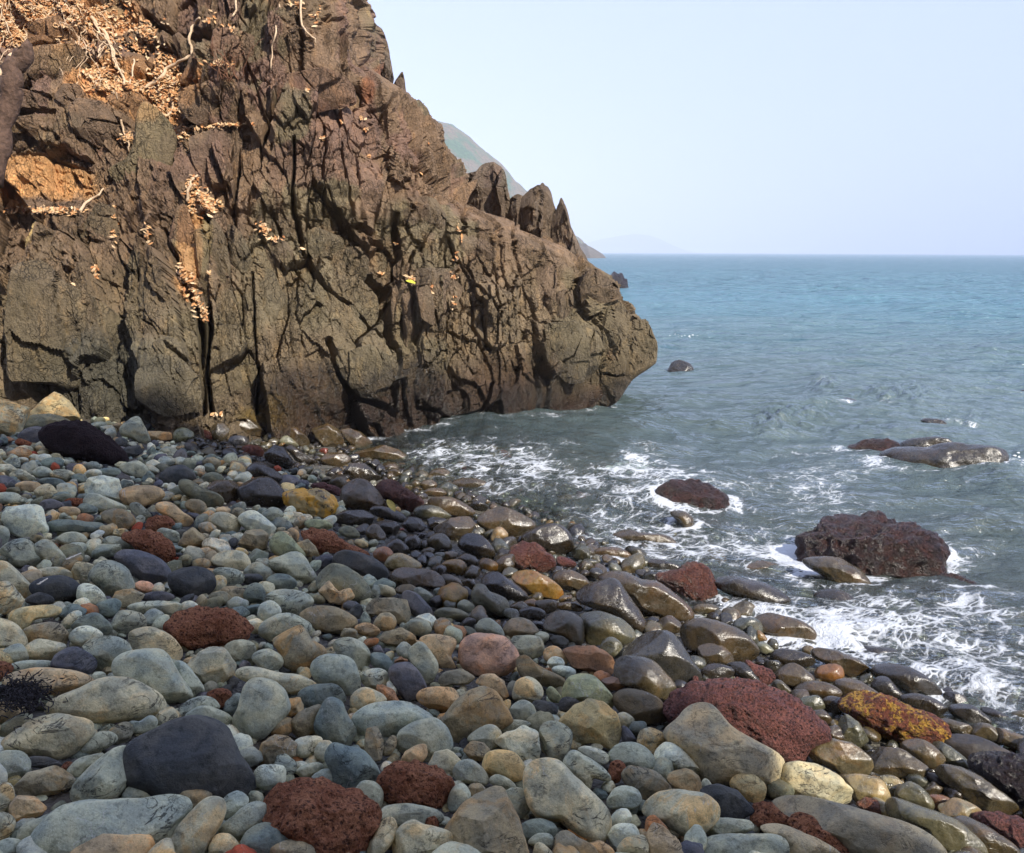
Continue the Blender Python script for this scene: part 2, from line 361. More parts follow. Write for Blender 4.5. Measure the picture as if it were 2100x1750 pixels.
w 40,850 80,790 240,768 290,800 320,900 335,970 180,1005 90,960 50,900 #smooth whitish rounded-square stone
bg 340,920 400,880 560,880 640,900 720,880 740,920 680,970 540,970 400,960
m 750,860 790,805 880,800 960,850 975,920 920,955 820,920
r 1060,920 1090,860 1170,845 1250,870 1265,930 1200,965 1100,960 #round brick-red pitted stone
r 875,990 950,945 1050,945 1160,990 1230,1060 1270,1130 1210,1190 1080,1140 980,1060 #smooth rust-red oblong stone
b 840,1160 900,1105 1010,1105 1120,1140 1200,1200 1240,1280 1210,1340 1100,1340 980,1280 910,1200 #large slate-blue oval stone
c 1240,1330 1270,1240 1380,1215 1500,1240 1555,1310 1540,1400 1430,1450 1310,1420
p 1550,1190 1590,1120 1700,1100 1790,1130 1825,1200 1810,1245 1680,1240
g 1560,1240 1640,1225 1720,1240 1780,1300 1740,1350 1640,1350 1590,1300
p 1520,880 1580,825 1670,830 1750,890 1755,960 1650,975 1560,940
w 1740,880 1790,820 1860,815 1960,890 2030,970 1950,1000 1830,960
mA 1740,1060 1790,960 1890,940 1950,990 1940,1090 1830,1110
t 1970,1050 2010,980 2090,965 2130,1020 2120,1120 2040,1140 1990,1100
g 760,1030 800,995 890,1010 990,1070 980,1100 860,1100 790,1080
g 1150,960 1190,935 1260,955 1300,980 1300,1050 1230,1050 1180,1010
mA 1300,1060 1340,980 1400,930 1480,980 1530,1040 1420,1090 1330,1080
g 410,1040 460,980 550,965 620,1010 600,1050 480,1060
g 20,1130 60,1050 160,1010 240,1070 315,1190 250,1220 120,1210
g 245,1090 290,1030 350,1020 420,1090 500,1200 430,1230 300,1160
p 270,1260 340,1225 440,1225 530,1280 480,1310 330,1290
c 235,1370 300,1310 430,1285 530,1320 580,1400 560,1470 420,1480 300,1440
p 530,1260 560,1185 620,1190 680,1220 640,1300 560,1320
g 660,1290 720,1200 790,1175 900,1220 950,1300 970,1380 880,1450 800,1440 740,1360
w 570,1400 590,1345 660,1345 740,1410 765,1490 660,1500 580,1460
p -60,1200 40,1190 130,1270 230,1380 200,1460 100,1400 -60,1350
p -60,1380 40,1330 110,1400 158,1470 130,1550 40,1560 -60,1540
c 200,1470 240,1420 320,1405 390,1470 300,1500
t2 90,1570 160,1520 330,1500 430,1530 380,1580 260,1600 210,1670 140,1680
mA 800,1500 850,1400 950,1380 1040,1420 1000,1500 880,1520
g 930,1510 1050,1475 1200,1470 1330,1500 1300,1550 1150,1560 1010,1550
b 1030,1460 1080,1410 1190,1400 1270,1440 1170,1475
k3 985,1360 1030,1315 1110,1350 1120,1400 1040,1400
bg 1780,1420 1820,1350 1890,1345 1930,1410 1920,1480 1870,1500 1810,1470
m 1600,1400 1640,1360 1740,1370 1800,1420 1740,1480 1650,1460
g 1960,1180 2030,1150 2150,1180 2160,1270 2050,1270 1980,1230
g -40,990 -10,925 40,930 60,990 40,1050 -20,1060
W 1520,640 1560,595 1690,590 1740,640 1730,720 1650,765 1560,720
s2 1310,600 1370,580 1470,640 1600,700 1620,780 1530,790 1400,720 1330,660
s2 1460,600 1500,540 1570,530 1630,580 1540,600
k 1740,660 1800,600 1920,560 2000,590 2080,700 2070,780 1900,790 1790,760 #big glossy blue-black boulder beside the yellow one
k 1800,520 1850,460 1930,460 2000,530 2080,600 1950,600 1850,570
t 1140,780 1190,740 1260,760 1330,820 1410,880 1340,930 1260,880 1180,830
m 1350,770 1400,725 1480,750 1510,820 1440,840
g 950,780 1000,750 1070,810 1110,870 1040,890
bg 570,800 610,755 700,790 690,830 610,840
t 435,800 480,780 560,790 575,830 500,850
b 300,760 360,722 460,770 400,800 320,810
@6 1509.4 984.4 .2813
k 575,860 620,815 720,800 820,840 920,930 1010,1010 980,1030 850,1010 720,950 600,920 #dark wet stone pointing right, washed by foam
k 640,1030 720,1030 860,1050 920,1110 970,1190 900,1190 760,1130 680,1090
W 120,1030 200,975 320,985 440,1020 540,1080 565,1130 520,1180 400,1190 300,1160 200,1110 130,1060 #wet brown boulder with a hooded left end
Y2 145,1165 165,1095 225,1160 190,1175
k 258,1290 310,1240 430,1245 530,1280 580,1360 420,1350 290,1340
WA 560,1250 620,1225 760,1250 880,1310 980,1400 940,1440 820,1430 700,1350 590,1310
W2 580,1410 620,1360 720,1345 775,1380 770,1440 680,1470 600,1450
W 290,1430 360,1360 440,1345 540,1420 560,1480 470,1510 400,1520 330,1490
W 420,1540 500,1480 610,1470 720,1510 760,1570 650,1590 500,1570
k 1000,1420 1030,1360 1110,1345 1260,1370 1380,1440 1460,1530 1470,1590 1400,1580 1330,1530 1280,1570 1180,1500 1050,1440 #dark grooved boulder like an elephant's trunk
k 990,1500 1050,1440 1110,1440 1180,1540 1220,1580 1120,1590 1010,1530
W 1460,1490 1540,1460 1640,1450 1700,1520 1720,1570 1600,1550 1500,1530
W 1610,1200 1700,1180 1800,1200 1900,1260 1890,1295 1760,1270 1660,1230
k 1915,1210 1980,1160 2080,1160 2180,1200 2200,1260 2050,1240
k 1200,1600 1280,1565 1380,1570 1490,1630 1530,1700 1510,1740 1400,1700
W 720,1490 790,1455 880,1455 990,1530 1060,1590 930,1560 800,1600
bg 455,1620 510,1585 600,1580 640,1640 620,1690 500,1670
k 620,1620 700,1580 785,1610 770,1700 680,1700
o 270,1490 320,1460 380,1510 410,1570 360,1580
W 580,1210 660,1190 740,1220 720,1250 620,1230
o 480,1245 500,1215 550,1212 570,1245 545,1275 500,1275
g 145,1210 200,1180 275,1250 220,1275 165,1250
@7 1509.4 1257.6 .2813
YR 770,700 800,620 880,580 1000,570 1130,630 1280,690 1400,740 1500,830 1510,890 1450,940 1260,945 1150,920 1020,870 900,760 #oblong volcanic boulder crusted with yellow and orange
k 1560,710 1620,665 1700,665 1780,720 1840,800 1780,820 1700,830 1640,780
k 1800,700 1860,690 1960,740 2060,800 1960,810 1870,770
o 1480,800 1530,770 1650,800 1715,840 1660,890 1560,860
o 1700,860 1760,810 1840,810 1900,860 1940,960 1830,930 1730,900
o 1880,870 1920,840 2020,870 2110,920 2120,1030 2010,990 1900,930
k2 1500,930 1580,890 1750,900 1900,980 2000,1050 1900,1080 1750,1110 1640,1080 1560,1010 #broad dull charcoal slab
o 1210,970 1280,930 1380,930 1470,1000 1505,1080 1440,1130 1370,1120 1260,1030
s2 1420,950 1500,940 1600,1000 1680,1090 1660,1130 1520,1110 1490,1040
oA 985,1030 1060,980 1200,985 1310,1060 1385,1130 1340,1170 1320,1210 1180,1200 1080,1180 980,1170 #brown-tan faceted stone
mA 535,1010 600,950 740,922 850,960 975,1060 980,1120 930,1180 800,1190 650,1110 560,1070 #angular grey-brown stone with pale veins
s2A 740,880 770,760 830,740 900,800 960,930 940,980 860,980 770,930
pA 345,1210 390,1110 470,1090 600,1110 750,1190 830,1280 885,1430 780,1400 600,1380 430,1320 360,1270 #large sunlit pale stone with a ragged edge
t2 780,1200 900,1185 1040,1210 1090,1280 1100,1350 1040,1400 940,1350 870,1380 830,1280
p 1060,1210 1120,1185 1190,1210 1205,1280 1120,1330 1080,1270
r 885,1400 920,1360 1000,1355 1050,1400 1055,1450 1000,1480 940,1440
t2 1000,1360 1080,1370 1135,1460 1120,1500 1060,1480
s2 1160,1330 1210,1270 1290,1235 1370,1290 1415,1370 1400,1430 1300,1400 1220,1380
s2 1090,1360 1160,1345 1300,1400 1450,1450 1600,1520 1700,1620 1760,1740 1600,1760 1450,1700 1380,1580 1200,1520 1100,1440 #long lumpy grey boulder with a waist
m2 180,1380 300,1350 500,1355 800,1410 1060,1490 1260,1560 1380,1640 1440,1750 1300,1850 900,1820 700,1650 400,1540 300,1450 #huge smooth tan-grey log-shaped boulder
R 405,1530 450,1490 560,1500 680,1580 780,1690 820,1780 700,1790 560,1640 430,1590 #wet wine-red narrow stone lying against the log-shaped boulder
m2 155,1590 200,1550 350,1555 500,1610 640,1680 760,1790 400,1850 350,1700 240,1620
oA 1480,1160 1560,1110 1680,1140 1820,1210 1920,1310 2020,1430 1980,1480 1820,1440 1680,1370 1560,1250 #large brown boulder, half sunlit and half shaded
v2 1745,1110 1800,1040 1950,1030 2150,1060 2250,1200 2200,1480 2080,1450 1960,1340 1850,1220 #very dark red volcanic boulder cut by the right edge
p 1490,1410 1560,1385 1620,1355 1740,1410 1785,1470 1750,1530 1640,1510 1560,1540 #cream sunlit knobbed stone
V 1765,1500 1840,1455 1960,1465 2100,1530 2200,1600 2200,1740 2080,1740 1960,1650 #dark wine-red stone in the lower right corner
o 1600,1540 1700,1495 1780,1530 1900,1610 2030,1740 1900,1800 1780,1740 1680,1650
k2 1390,1190 1440,1165 1500,1200 1580,1270 1480,1280 1420,1240
g 1510,1740 1540,1700 1620,1690 1650,1740 1600,1790 1530,1790
t3 1390,1340 1500,1330 1580,1380 1480,1430 1420,1390"""
SEAROCKS = """@3 1050 820 .2813
R4 1075,715 1130,650 1230,612 1350,620 1460,670 1550,740 1600,830 1400,840 1200,790 #dark red-brown dome rock standing in the wash
W 1150,850 1250,840 1320,900 1290,950 1200,900 #low brown rock awash beside the red-brown dome
@6 1509.4 984.4 .2813
B 455,520 500,450 590,400 690,300 830,240 920,228 1000,270 1130,320 1220,350 1350,410 1430,490 1466,570 1440,680 1200,675 1000,660 850,620 700,600 520,600 #biggest rugged black-red boulder in the wash
W 440,630 520,605 720,600 810,640 900,700 990,770 900,780 760,760 600,690 #smooth olive rock just under the rugged black-red boulder
B2 1460,740 1530,700 1640,720 1750,780 1860,870 1830,890 1700,850 1500,775 #low jagged red-brown rock washed over by a wave
@8 1312.5 410.2 .375
k 140,960 175,900 230,890 280,920 300,950 200,965 #small grey rock alone beside the headland's nose
k4 975,1160 1060,1125 1160,1112 1210,1145 1320,1190 1300,1215 1100,1200 #low flat rock where the waves break, farthest out
B3 1100,1205 1160,1170 1230,1180 1290,1230 1250,1240 1140,1225 #small brown rock in front of the low flat one
k4 1540,1235 1640,1228 1700,1270 1800,1290 1700,1300 #thin rock barely above the breaking foam
B3 1100,1395 1180,1360 1310,1335 1390,1365 1350,1400 1230,1415 #left dark end of the wet rock ledge
k4 1390,1380 1460,1345 1620,1330 1690,1365 1600,1400 1450,1400 #smooth middle hump of the wet rock ledge
k4 1330,1430 1400,1395 1560,1390 1680,1365 1800,1385 1920,1390 1955,1440 1930,1510 1870,1540 1700,1520 1500,1520 1420,1500 #broad flat wet ledge with a glinting broken edge
k4 1860,1530 1940,1490 1968,1560 1900,1575 #brown block under the broad wet ledge
k4 1800,1580 1980,1572 2070,1615 1980,1625 1880,1610 #low rock in front of the white surf
k4 2060,1075 2120,1060 2200,1080 2100,1095 #thin dark rock at the picture's right edge
@9 656.3 410.2 .33757
B4 1730,465 1760,470 1790,443 1805,465 1830,448 1845,490 1860,490 1885,550 1830,562 1770,540 #jagged dark islet behind the headland's nose"""
BLOCKS = """@0 0 0 .19693
U 310,530 340,290 420,230 640,195 800,210 880,300 900,420 890,480 700,500 480,490
O 310,540 480,490 820,490 900,640 900,780 800,860 500,890 250,920 200,850
U 200,930 420,970 600,1080 720,1200 400,1160 170,1090
U 560,1000 700,890 830,890 900,1050 790,1130 700,1180 640,1060
O 100,1240 400,1210 700,1260 770,1340 700,1450 500,1520 400,1450 250,1380 90,1380
U 780,1130 900,1060 1100,1070 1200,1220 1320,1560 1290,1620 1000,1530 850,1420 780,1300
U 1140,1000 1250,960 1500,960 1560,1080 1500,1250 1440,1290 1280,1270 1200,1180
G 1560,1100 1700,1180 1800,1300 1840,1450 1800,1650 1750,1750 1600,2100 1500,2150 1250,1950 1150,1750 1350,1650 1430,1500 1480,1250
G 1030,200 1200,70 1380,150 1420,250 1280,320 1120,300
U 1270,400 1380,320 1540,380 1560,480 1400,560 1290,500
U 1180,480 1260,460 1320,560 1260,640 1190,560
U 1290,720 1340,560 1420,560 1520,600 1540,760 1480,860 1330,860
U 1810,400 1880,350 1980,450 1950,570 1850,580
U 1530,640 1620,580 1720,680 1700,800 1600,760
@1 328.1 0 .19693
P 530,560 600,340 720,310 900,340 1000,390 960,600 930,830 850,900 700,850 560,850
P 340,600 400,520 480,640 470,780 420,880 280,900 200,850
U 210,1080 200,950 420,900 640,870 850,870 1010,960 1030,1100 950,1220 800,1290 480,1300 300,1250
U 340,1450 500,1390 700,1330 900,1300 860,1480 810,1750 760,1900 690,1960 480,1900 400,1850 340,1650
P 1220,1200 1240,980 1300,800 1480,780 1700,740 1900,800 2000,900 2020,1080 1700,1130 1480,1180 1300,1210
@2 328.1 311.7 .19693
U 1100,960 1180,880 1350,920 1390,1060 1350,1240 1160,1240 1110,1100
L 1620,700 1800,640 1900,740 1920,880 1780,860 1660,770
L 1490,870 1640,800 1900,900 1920,1100 1850,1250 1700,1260 1560,1060
L 560,700 640,780 690,900 720,1200 700,1380 600,1370 530,1150 530,980
L 720,760 800,780 880,900 980,1200 940,1330 830,1270 740,1150
L 1000,1250 1080,1160 1200,1280 1300,1500 1400,1700 1250,1900 1020,1850 990,1550
L 370,820 480,840 510,950 520,1300 500,1600 400,1560 390,1200
P 100,900 200,600 300,560 350,800 400,1050 370,1180 280,1150 160,1100
@3 697.3 311.7 .19693
L 20,1150 80,1000 200,1000 300,1130 260,1320 150,1480 50,1380 20,1250
L 370,1130 430,1040 500,1200 500,1330 480,1480 400,1530 360,1380
U 560,1200 640,1130 740,1180 760,1300 690,1380 560,1380
U 560,1400 620,1390 610,1600 620,1900 640,2200 570,2250 560,2000 530,1600
U 660,1400 730,1370 760,1500 780,1840 760,2100 660,2000 650,1550
U 800,1240 900,1220 1140,1230 1170,1340 1100,1450 1110,1640 960,1800 850,1740 800,1450
U 1110,1400 1200,1340 1290,1420 1220,1600 1180,1800 1100,1650
U 1290,1440 1390,1430 1460,1530 1380,1590 1300,1560
U 1190,1200 1240,1170 1310,1290 1210,1310
U 1140,1000 1220,870 1380,860 1550,950 1640,1050 1600,1160 1400,1200 1250,1130 1160,1060
U 640,640 700,600 800,700 820,860 790,950 700,850
U 820,600 860,460 1000,500 1100,650 1080,850 900,800 830,740
U 820,960 850,830 990,850 1000,1020 900,1040
U 830,1060 940,1040 950,1150 830,1150
@4 656.3 410.2 .33757
L 1350,780 1400,750 1560,750 1620,830 1640,950 1600,1100 1500,1100 1380,1000 1330,880
L 1640,950 1640,820 1700,640 1820,620 1870,700 1990,760 2035,870 2030,980 1900,1080 1800,1220 1700,1270 1620,1150
U 1560,560 1600,440 1680,420 1800,520 1825,600 1700,640 1590,680
U 1430,560 1530,540 1540,650 1480,740 1430,700
U 1290,420 1420,400 1440,500 1420,680 1320,680 1290,540
L 100,950 300,880 420,950 440,1100 380,1200 260,1210 150,1080
L 150,680 200,620 240,700 200,790
@5 0 410.2 .33757
L 160,420 300,380 420,520 600,620 740,760 820,1000 700,1130 400,1150 330,1100 100,1080 100,800
L 830,1040 960,950 1090,970 1200,1080 1210,1280 1000,1310 850,1200
L 930,870 980,840 1020,920 960,950
L 500,200 600,30 700,50 710,200 640,330 560,380 510,300"""

# ---------------------------------------------------------------- projection helpers
RM = np.array(cam.matrix_world.to_3x3())
CP = np.array([0, 0, CAM_H])

def ray(X, Y):
    X = np.asarray(X, float); Y = np.asarray(Y, float)
    d = np.stack([(X-1050)/FPX, -(Y-875)/FPX, -np.ones_like(X)], -1)
    d = d @ RM.T
    return d                     # not normalised: length along the view axis is 1

def proj(P):
    q = (np.asarray(P) - CP) @ RM
    z = -q[..., 2]
    z = np.where(np.abs(z) < 1e-3, 1e-3, z)
    return 1050 + FPX*q[..., 0]/z, 875 - FPX*q[..., 1]/z, z

SH0 = np.array([2.42, 3.66]); SHN = np.array([-.827, -.562])
def shore(x, y):                 # signed distance from the waterline, positive up the beach
    return (x-SH0[0])*SHN[0] + (y-SH0[1])*SHN[1]
def ground(x, y):
    d = shore(x, y)
    return np.where(d > 0, .147*d, .11*d)

def hit_ground(X, Y, off=0.0):
    d = ray(X, Y)
    t = 6.0
    for _ in range(40):
        p = CP + d*t
        g = float(ground(p[0], p[1])) + off
        t2 = (g - CAM_H)/d[2]
        t = .5*t + .5*t2
    return t, d

# ---------------------------------------------------------------- noise in numpy
def h01(ix, iy, iz, s=0):
    with np.errstate(over='ignore'):
        n = (ix.astype(np.int64)*374761393 + iy.astype(np.int64)*668265263 + iz.astype(np.int64)*2147483647 + s*1274126177) & 0x7fffffff
        n = ((n ^ (n >> 13))*1274126177) & 0x7fffffff
        n = ((n ^ (n >> 11))*668265263) & 0x7fffffff
        n = n ^ (n >> 16)
    return (n & 0xffffff)/float(0xffffff)

def vnoise(x, y, z, s=0):
    x = np.asarray(x, float); y = np.asarray(y, float); z = np.asarray(z, float)
    xi, yi, zi = np.floor(x), np.floor(y), np.floor(z)
    fx, fy, fz = x-xi, y-yi, z-zi
    fx = fx*fx*fx*(fx*(fx*6-15)+10); fy = fy*fy*fy*(fy*(fy*6-15)+10); fz = fz*fz*fz*(fz*(fz*6-15)+10)
    xi = xi.astype(np.int64); yi = yi.astype(np.int64); zi = zi.astype(np.int64)
    r = 0
    for a in (0, 1):
        wx = fx if a else 1-fx
        for b in (0, 1):
            wy = fy if b else 1-fy
            for c in (0, 1):
                wz = fz if c else 1-fz
                r = r + wx*wy*wz*h01(xi+a, yi+b, zi+c, s)
    return r*2-1

def fbm(x, y, z, o=4, s=0, g=.5):
    r = 0; a = 1.0; f = 1.0
    for k in range(o):
        r = r + a*vnoise(x*f+k*17.3, y*f-k*9.1, z*f+k*5.7, s+k)
        a *= g; f *= 2.03
    return r

def cells(u, v, s):
    """blocky jittered cells: F1, F2, local offset, three random numbers per cell"""
    iu, iv = np.floor(u), np.floor(v)
    f1 = np.full(u.shape, 9.0); f2 = np.full(u.shape, 9.0)
    cu = np.zeros(u.shape); cv = np.zeros(u.shape); r1 = np.zeros(u.shape); r2 = np.zeros(u.shape); r3 = np.zeros(u.shape)
    zero = np.zeros(u.shape, np.int64)
    for a in (-1, 0, 1):
        for b in (-1, 0, 1):
            ci = (iu+a).astype(np.int64); cj = (iv+b).astype(np.int64)
            pu = ci + .5 + .42*(h01(ci, cj, zero, s)*2-1)
            pv = cj + .5 + .42*(h01(ci, cj, zero, s+1)*2-1)
            eu = np.abs(u-pu); ev = np.abs(v-pv)
            d = .45*np.hypot(eu, ev) + .55*np.maximum(eu, ev*.9)
            n = d < f1
            f2 = np.where(n, f1, np.minimum(f2, d))
            f1 = np.where(n, d, f1)
            cu = np.where(n, u-pu, cu); cv = np.where(n, v-pv, cv)
            r1 = np.where(n, h01(ci, cj, zero, s+2), r1)
            r2 = np.where(n, h01(ci, cj, zero, s+3), r2)
            r3 = np.where(n, h01(ci, cj, zero, s+4), r3)
    return f1, f2, cu, cv, r1, r2, r3

def sstep(a, b, x):
    t = np.clip((x-a)/(b-a), 0, 1)
    return t*t*(3-2*t)

# ---------------------------------------------------------------- mesh helpers
def srgb(r, g, b):
    f = lambda c: (c/255/12.92) if c/255 <= .04045 else ((c/255+.055)/1.055)**2.4
    return np.array([f(r), f(g), f(b)])

def mesh_obj(name, V, F, mat, parent=None, smooth=True, attrs=None):
    """F: int array (n,3) or (n,4)."""
    V = np.ascontiguousarray(V, np.float32); F = np.ascontiguousarray(F, np.int32)
    me = bpy.data.meshes.new(name)
    n, k = F.shape
    me.vertices.add(len(V)); me.vertices.foreach_set('co', V.ravel())
    me.loops.add(n*k); me.loops.foreach_set('vertex_index', F.ravel())
    me.polygons.add(n)
    me.polygons.foreach_set('loop_start', np.arange(0, n*k, k, dtype=np.int32))
    me.polygons.foreach_set('loop_total', np.full(n, k, np.int32))
    me.polygons.foreach_set('use_smooth', np.full(n, bool(smooth)))
    for an, av in (attrs or {}).items():
        at = me.attributes.new(an, 'FLOAT_COLOR', 'POINT')
        av = np.asarray(av, np.float32)
        if av.ndim == 1: av = np.tile(av, (len(V), 1))
        if av.shape[1] == 3: av = np.concatenate([av, np.ones((len(av), 1), np.float32)], 1)
        at.data.foreach_set('color', np.ascontiguousarray(av).ravel())
    me.update()
    if mat: me.materials.append(mat)
    o = bpy.data.objects.new(name, me)
    COL.objects.link(o)
    if parent: o.parent = parent
    return o

def tag(o, label=None, cat=None, group=None, kind=None):
    if label: o['label'] = label
    if cat: o['category'] = cat
    if group: o['group'] = group
    if kind: o['kind'] = kind
    return o

def recentre(o):
    """move the origin to the base of the mesh"""
    me = o.data
    n = len(me.vertices); co = np.empty(n*3, np.float32); me.vertices.foreach_get('co', co); co = co.reshape(-1, 3)
    c = np.array([co[:, 0].mean(), co[:, 1].mean(), co[:, 2].min()])
    me.vertices.foreach_set('co', (co-c).astype(np.float32).ravel()); me.update()
    o.location = c
    return o

_ICO = {}
def ico(level):
    if level in _ICO: return _ICO[level]
    if level == 0:
        p = (1+5**.5)/2
        V = np.array([(-1,p,0),(1,p,0),(-1,-p,0),(1,-p,0),(0,-1,p),(0,1,p),(0,-1,-p),(0,1,-p),(p,0,-1),(p,0,1),(-p,0,-1),(-p,0,1)], float)
        V /= np.linalg.norm(V, axis=1)[:, None]
        F = np.array([(0,11,5),(0,5,1),(0,1,7),(0,7,10),(0,10,11),(1,5,9),(5,11,4),(11,10,2),(10,7,6),(7,1,8),(3,9,4),(3,4,2),(3,2,6),(3,6,8),(3,8,9),(4,9,5),(2,4,11),(6,2,10),(8,6,7),(9,8,1)])
    else:
        V0, F0 = ico(level-1)
        E = np.concatenate([F0[:, [0,1]], F0[:, [1,2]], F0[:, [2,0]]])
        Es = np.sort(E, 1)
        U, inv = np.unique(Es, axis=0, return_inverse=True)
        inv = inv.ravel()
        M = V0[U[:, 0]] + V0[U[:, 1]]; M /= np.linalg.norm(M, axis=1)[:, None]
        V = np.concatenate([V0, M])
        n = len(F0); k = len(V0)
        a, b, c = inv[:n]+k, inv[n:2*n]+k, inv[2*n:]+k
        F = np.concatenate([np.stack([F0[:,0],a,c],1), np.stack([F0[:,1],b,a],1), np.stack([F0[:,2],c,b],1), np.stack([a,b,c],1)])
    _ICO[level] = (V, F)
    return V, F

# ---------------------------------------------------------------- materials
def new_mat(name):
    m = bpy.data.materials.new(name); m.use_nodes = True
    nt = m.node_tree; nt.nodes.clear()
    out = nt.nodes.new('ShaderNodeOutputMaterial')
    return m, nt, out

class NB:
    def __init__(s, nt): s.nt = nt; s.n = nt.nodes; s.l = nt.links
    def node(s, t, **k):
        x = s.n.new(t)
        for a, v in k.items(): setattr(x, a, v)
        return x
    def link(s, a, b): s.l.new(a, b)
    def inp(s, sock, v):
        if hasattr(v, 'is_linked') or isinstance(v, bpy.types.NodeSocket): s.l.new(v, sock)
        else: sock.default_value = v
    def math(s, op, a, b=0.0, c=None, clamp=False):
        x = s.node('ShaderNodeMath', operation=op); x.use_clamp = clamp
        s.inp(x.inputs[0], a); s.inp(x.inputs[1], b)
        if c is not None: s.inp(x.inputs[2], c)
        return x.outputs[0]
    def mix(s, f, a, b, mode='MIX'):
        x = s.node('ShaderNodeMix', data_type='RGBA', blend_type=mode)
        s.inp(x.inputs[0], f)
        s.inp(x.inputs[6], a if not isinstance(a, (tuple, list)) else (*a, 1)[:4])
        s.inp(x.inputs[7], b if not isinstance(b, (tuple, list)) else (*b, 1)[:4])
        return x.outputs[2]
    def noise(s, vec, scale, detail=3, rough=.55, dist=0.0, dim='3D'):
        x = s.node('ShaderNodeTexNoise'); x.noise_dimensions = dim
        s.l.new(vec, x.inputs['Vector']); x.inputs['Scale'].default_value = scale
        x.inputs['Detail'].default_value = detail; x.inputs['Roughness'].default_value = rough; x.inputs['Distortion'].default_value = dist
        return x.outputs['Fac']
    def voro(s, vec, scale, feature='F1', rnd=1.0):
        x = s.node('ShaderNodeTexVoronoi', feature=feature)
        s.l.new(vec, x.inputs['Vector']); x.inputs['Scale'].default_value = scale; x.inputs['Randomness'].default_value = rnd
        return x.outputs['Distance']
    def ramp(s, v, a, b, lo=0.0, hi=1.0):
        x = s.node('ShaderNodeMapRange'); x.interpolation_type = 'SMOOTHSTEP'
        s.inp(x.inputs[0], v); x.inputs[1].default_value = a; x.inputs[2].default_value = b
        x.inputs[3].default_value = lo; x.inputs[4].default_value = hi
        return x.outputs[0]
    def attr(s, name):
        x = s.node('ShaderNodeAttribute'); x.attribute_name = name; return x
    def pos(s): return s.node('ShaderNodeNewGeometry').outputs['Position']
    def vadd(s, a, b):
        x = s.node('ShaderNodeVectorMath', operation='ADD'); s.inp(x.inputs[0], a); s.inp(x.inputs[1], b); return x.outputs[0]
    def vscale(s, a, k):
        x = s.node('ShaderNodeVectorMath', operation='MULTIPLY'); s.inp(x.inputs[0], a); x.inputs[1].default_value = k; return x.outputs[0]
    def bump(s, h, strength, dist, nrm=None):
        x = s.node('ShaderNodeBump'); s.inp(x.inputs['Strength'], strength); x.inputs['Distance'].default_value = dist
        s.l.new(h, x.inputs['Height'])
        if nrm is not None: s.l.new(nrm, x.inputs['Normal'])
        return x.outputs[0]
    def principled(s, color, rough, normal=None, spec=None, ior=None):
        x = s.node('ShaderNodeBsdfPrincipled')
        s.inp(x.inputs['Base Color'], color if not isinstance(color, (tuple, list)) else (*color, 1)[:4]); s.inp(x.inputs['Roughness'], rough)
        if normal is not None: s.l.new(normal, x.inputs['Normal'])
        if spec is not None: s.inp(x.inputs['Specular IOR Level'], spec)
        if ior is not None: x.inputs['IOR'].default_value = ior
        return x.outputs[0]

def stone_vec(b):
    pr = b.attr('prm')        # r wet, g stain, b crack, a seed
    sd = pr.outputs['Alpha']
    cb = b.node('ShaderNodeCombineXYZ')
    b.inp(cb.inputs[0], b.math('MULTIPLY', sd, 37.0)); b.inp(cb.inputs[1], b.math('MULTIPLY', sd, 91.0)); b.inp(cb.inputs[2], b.math('MULTIPLY', sd, 53.0))
    v = b.vadd(b.pos(), cb.outputs[0])
    sp = b.node('ShaderNodeSeparateColor'); b.link(pr.outputs['Color'], sp.inputs[0])
    return v, sp.outputs[0], sp.outputs[1], sp.outputs[2]

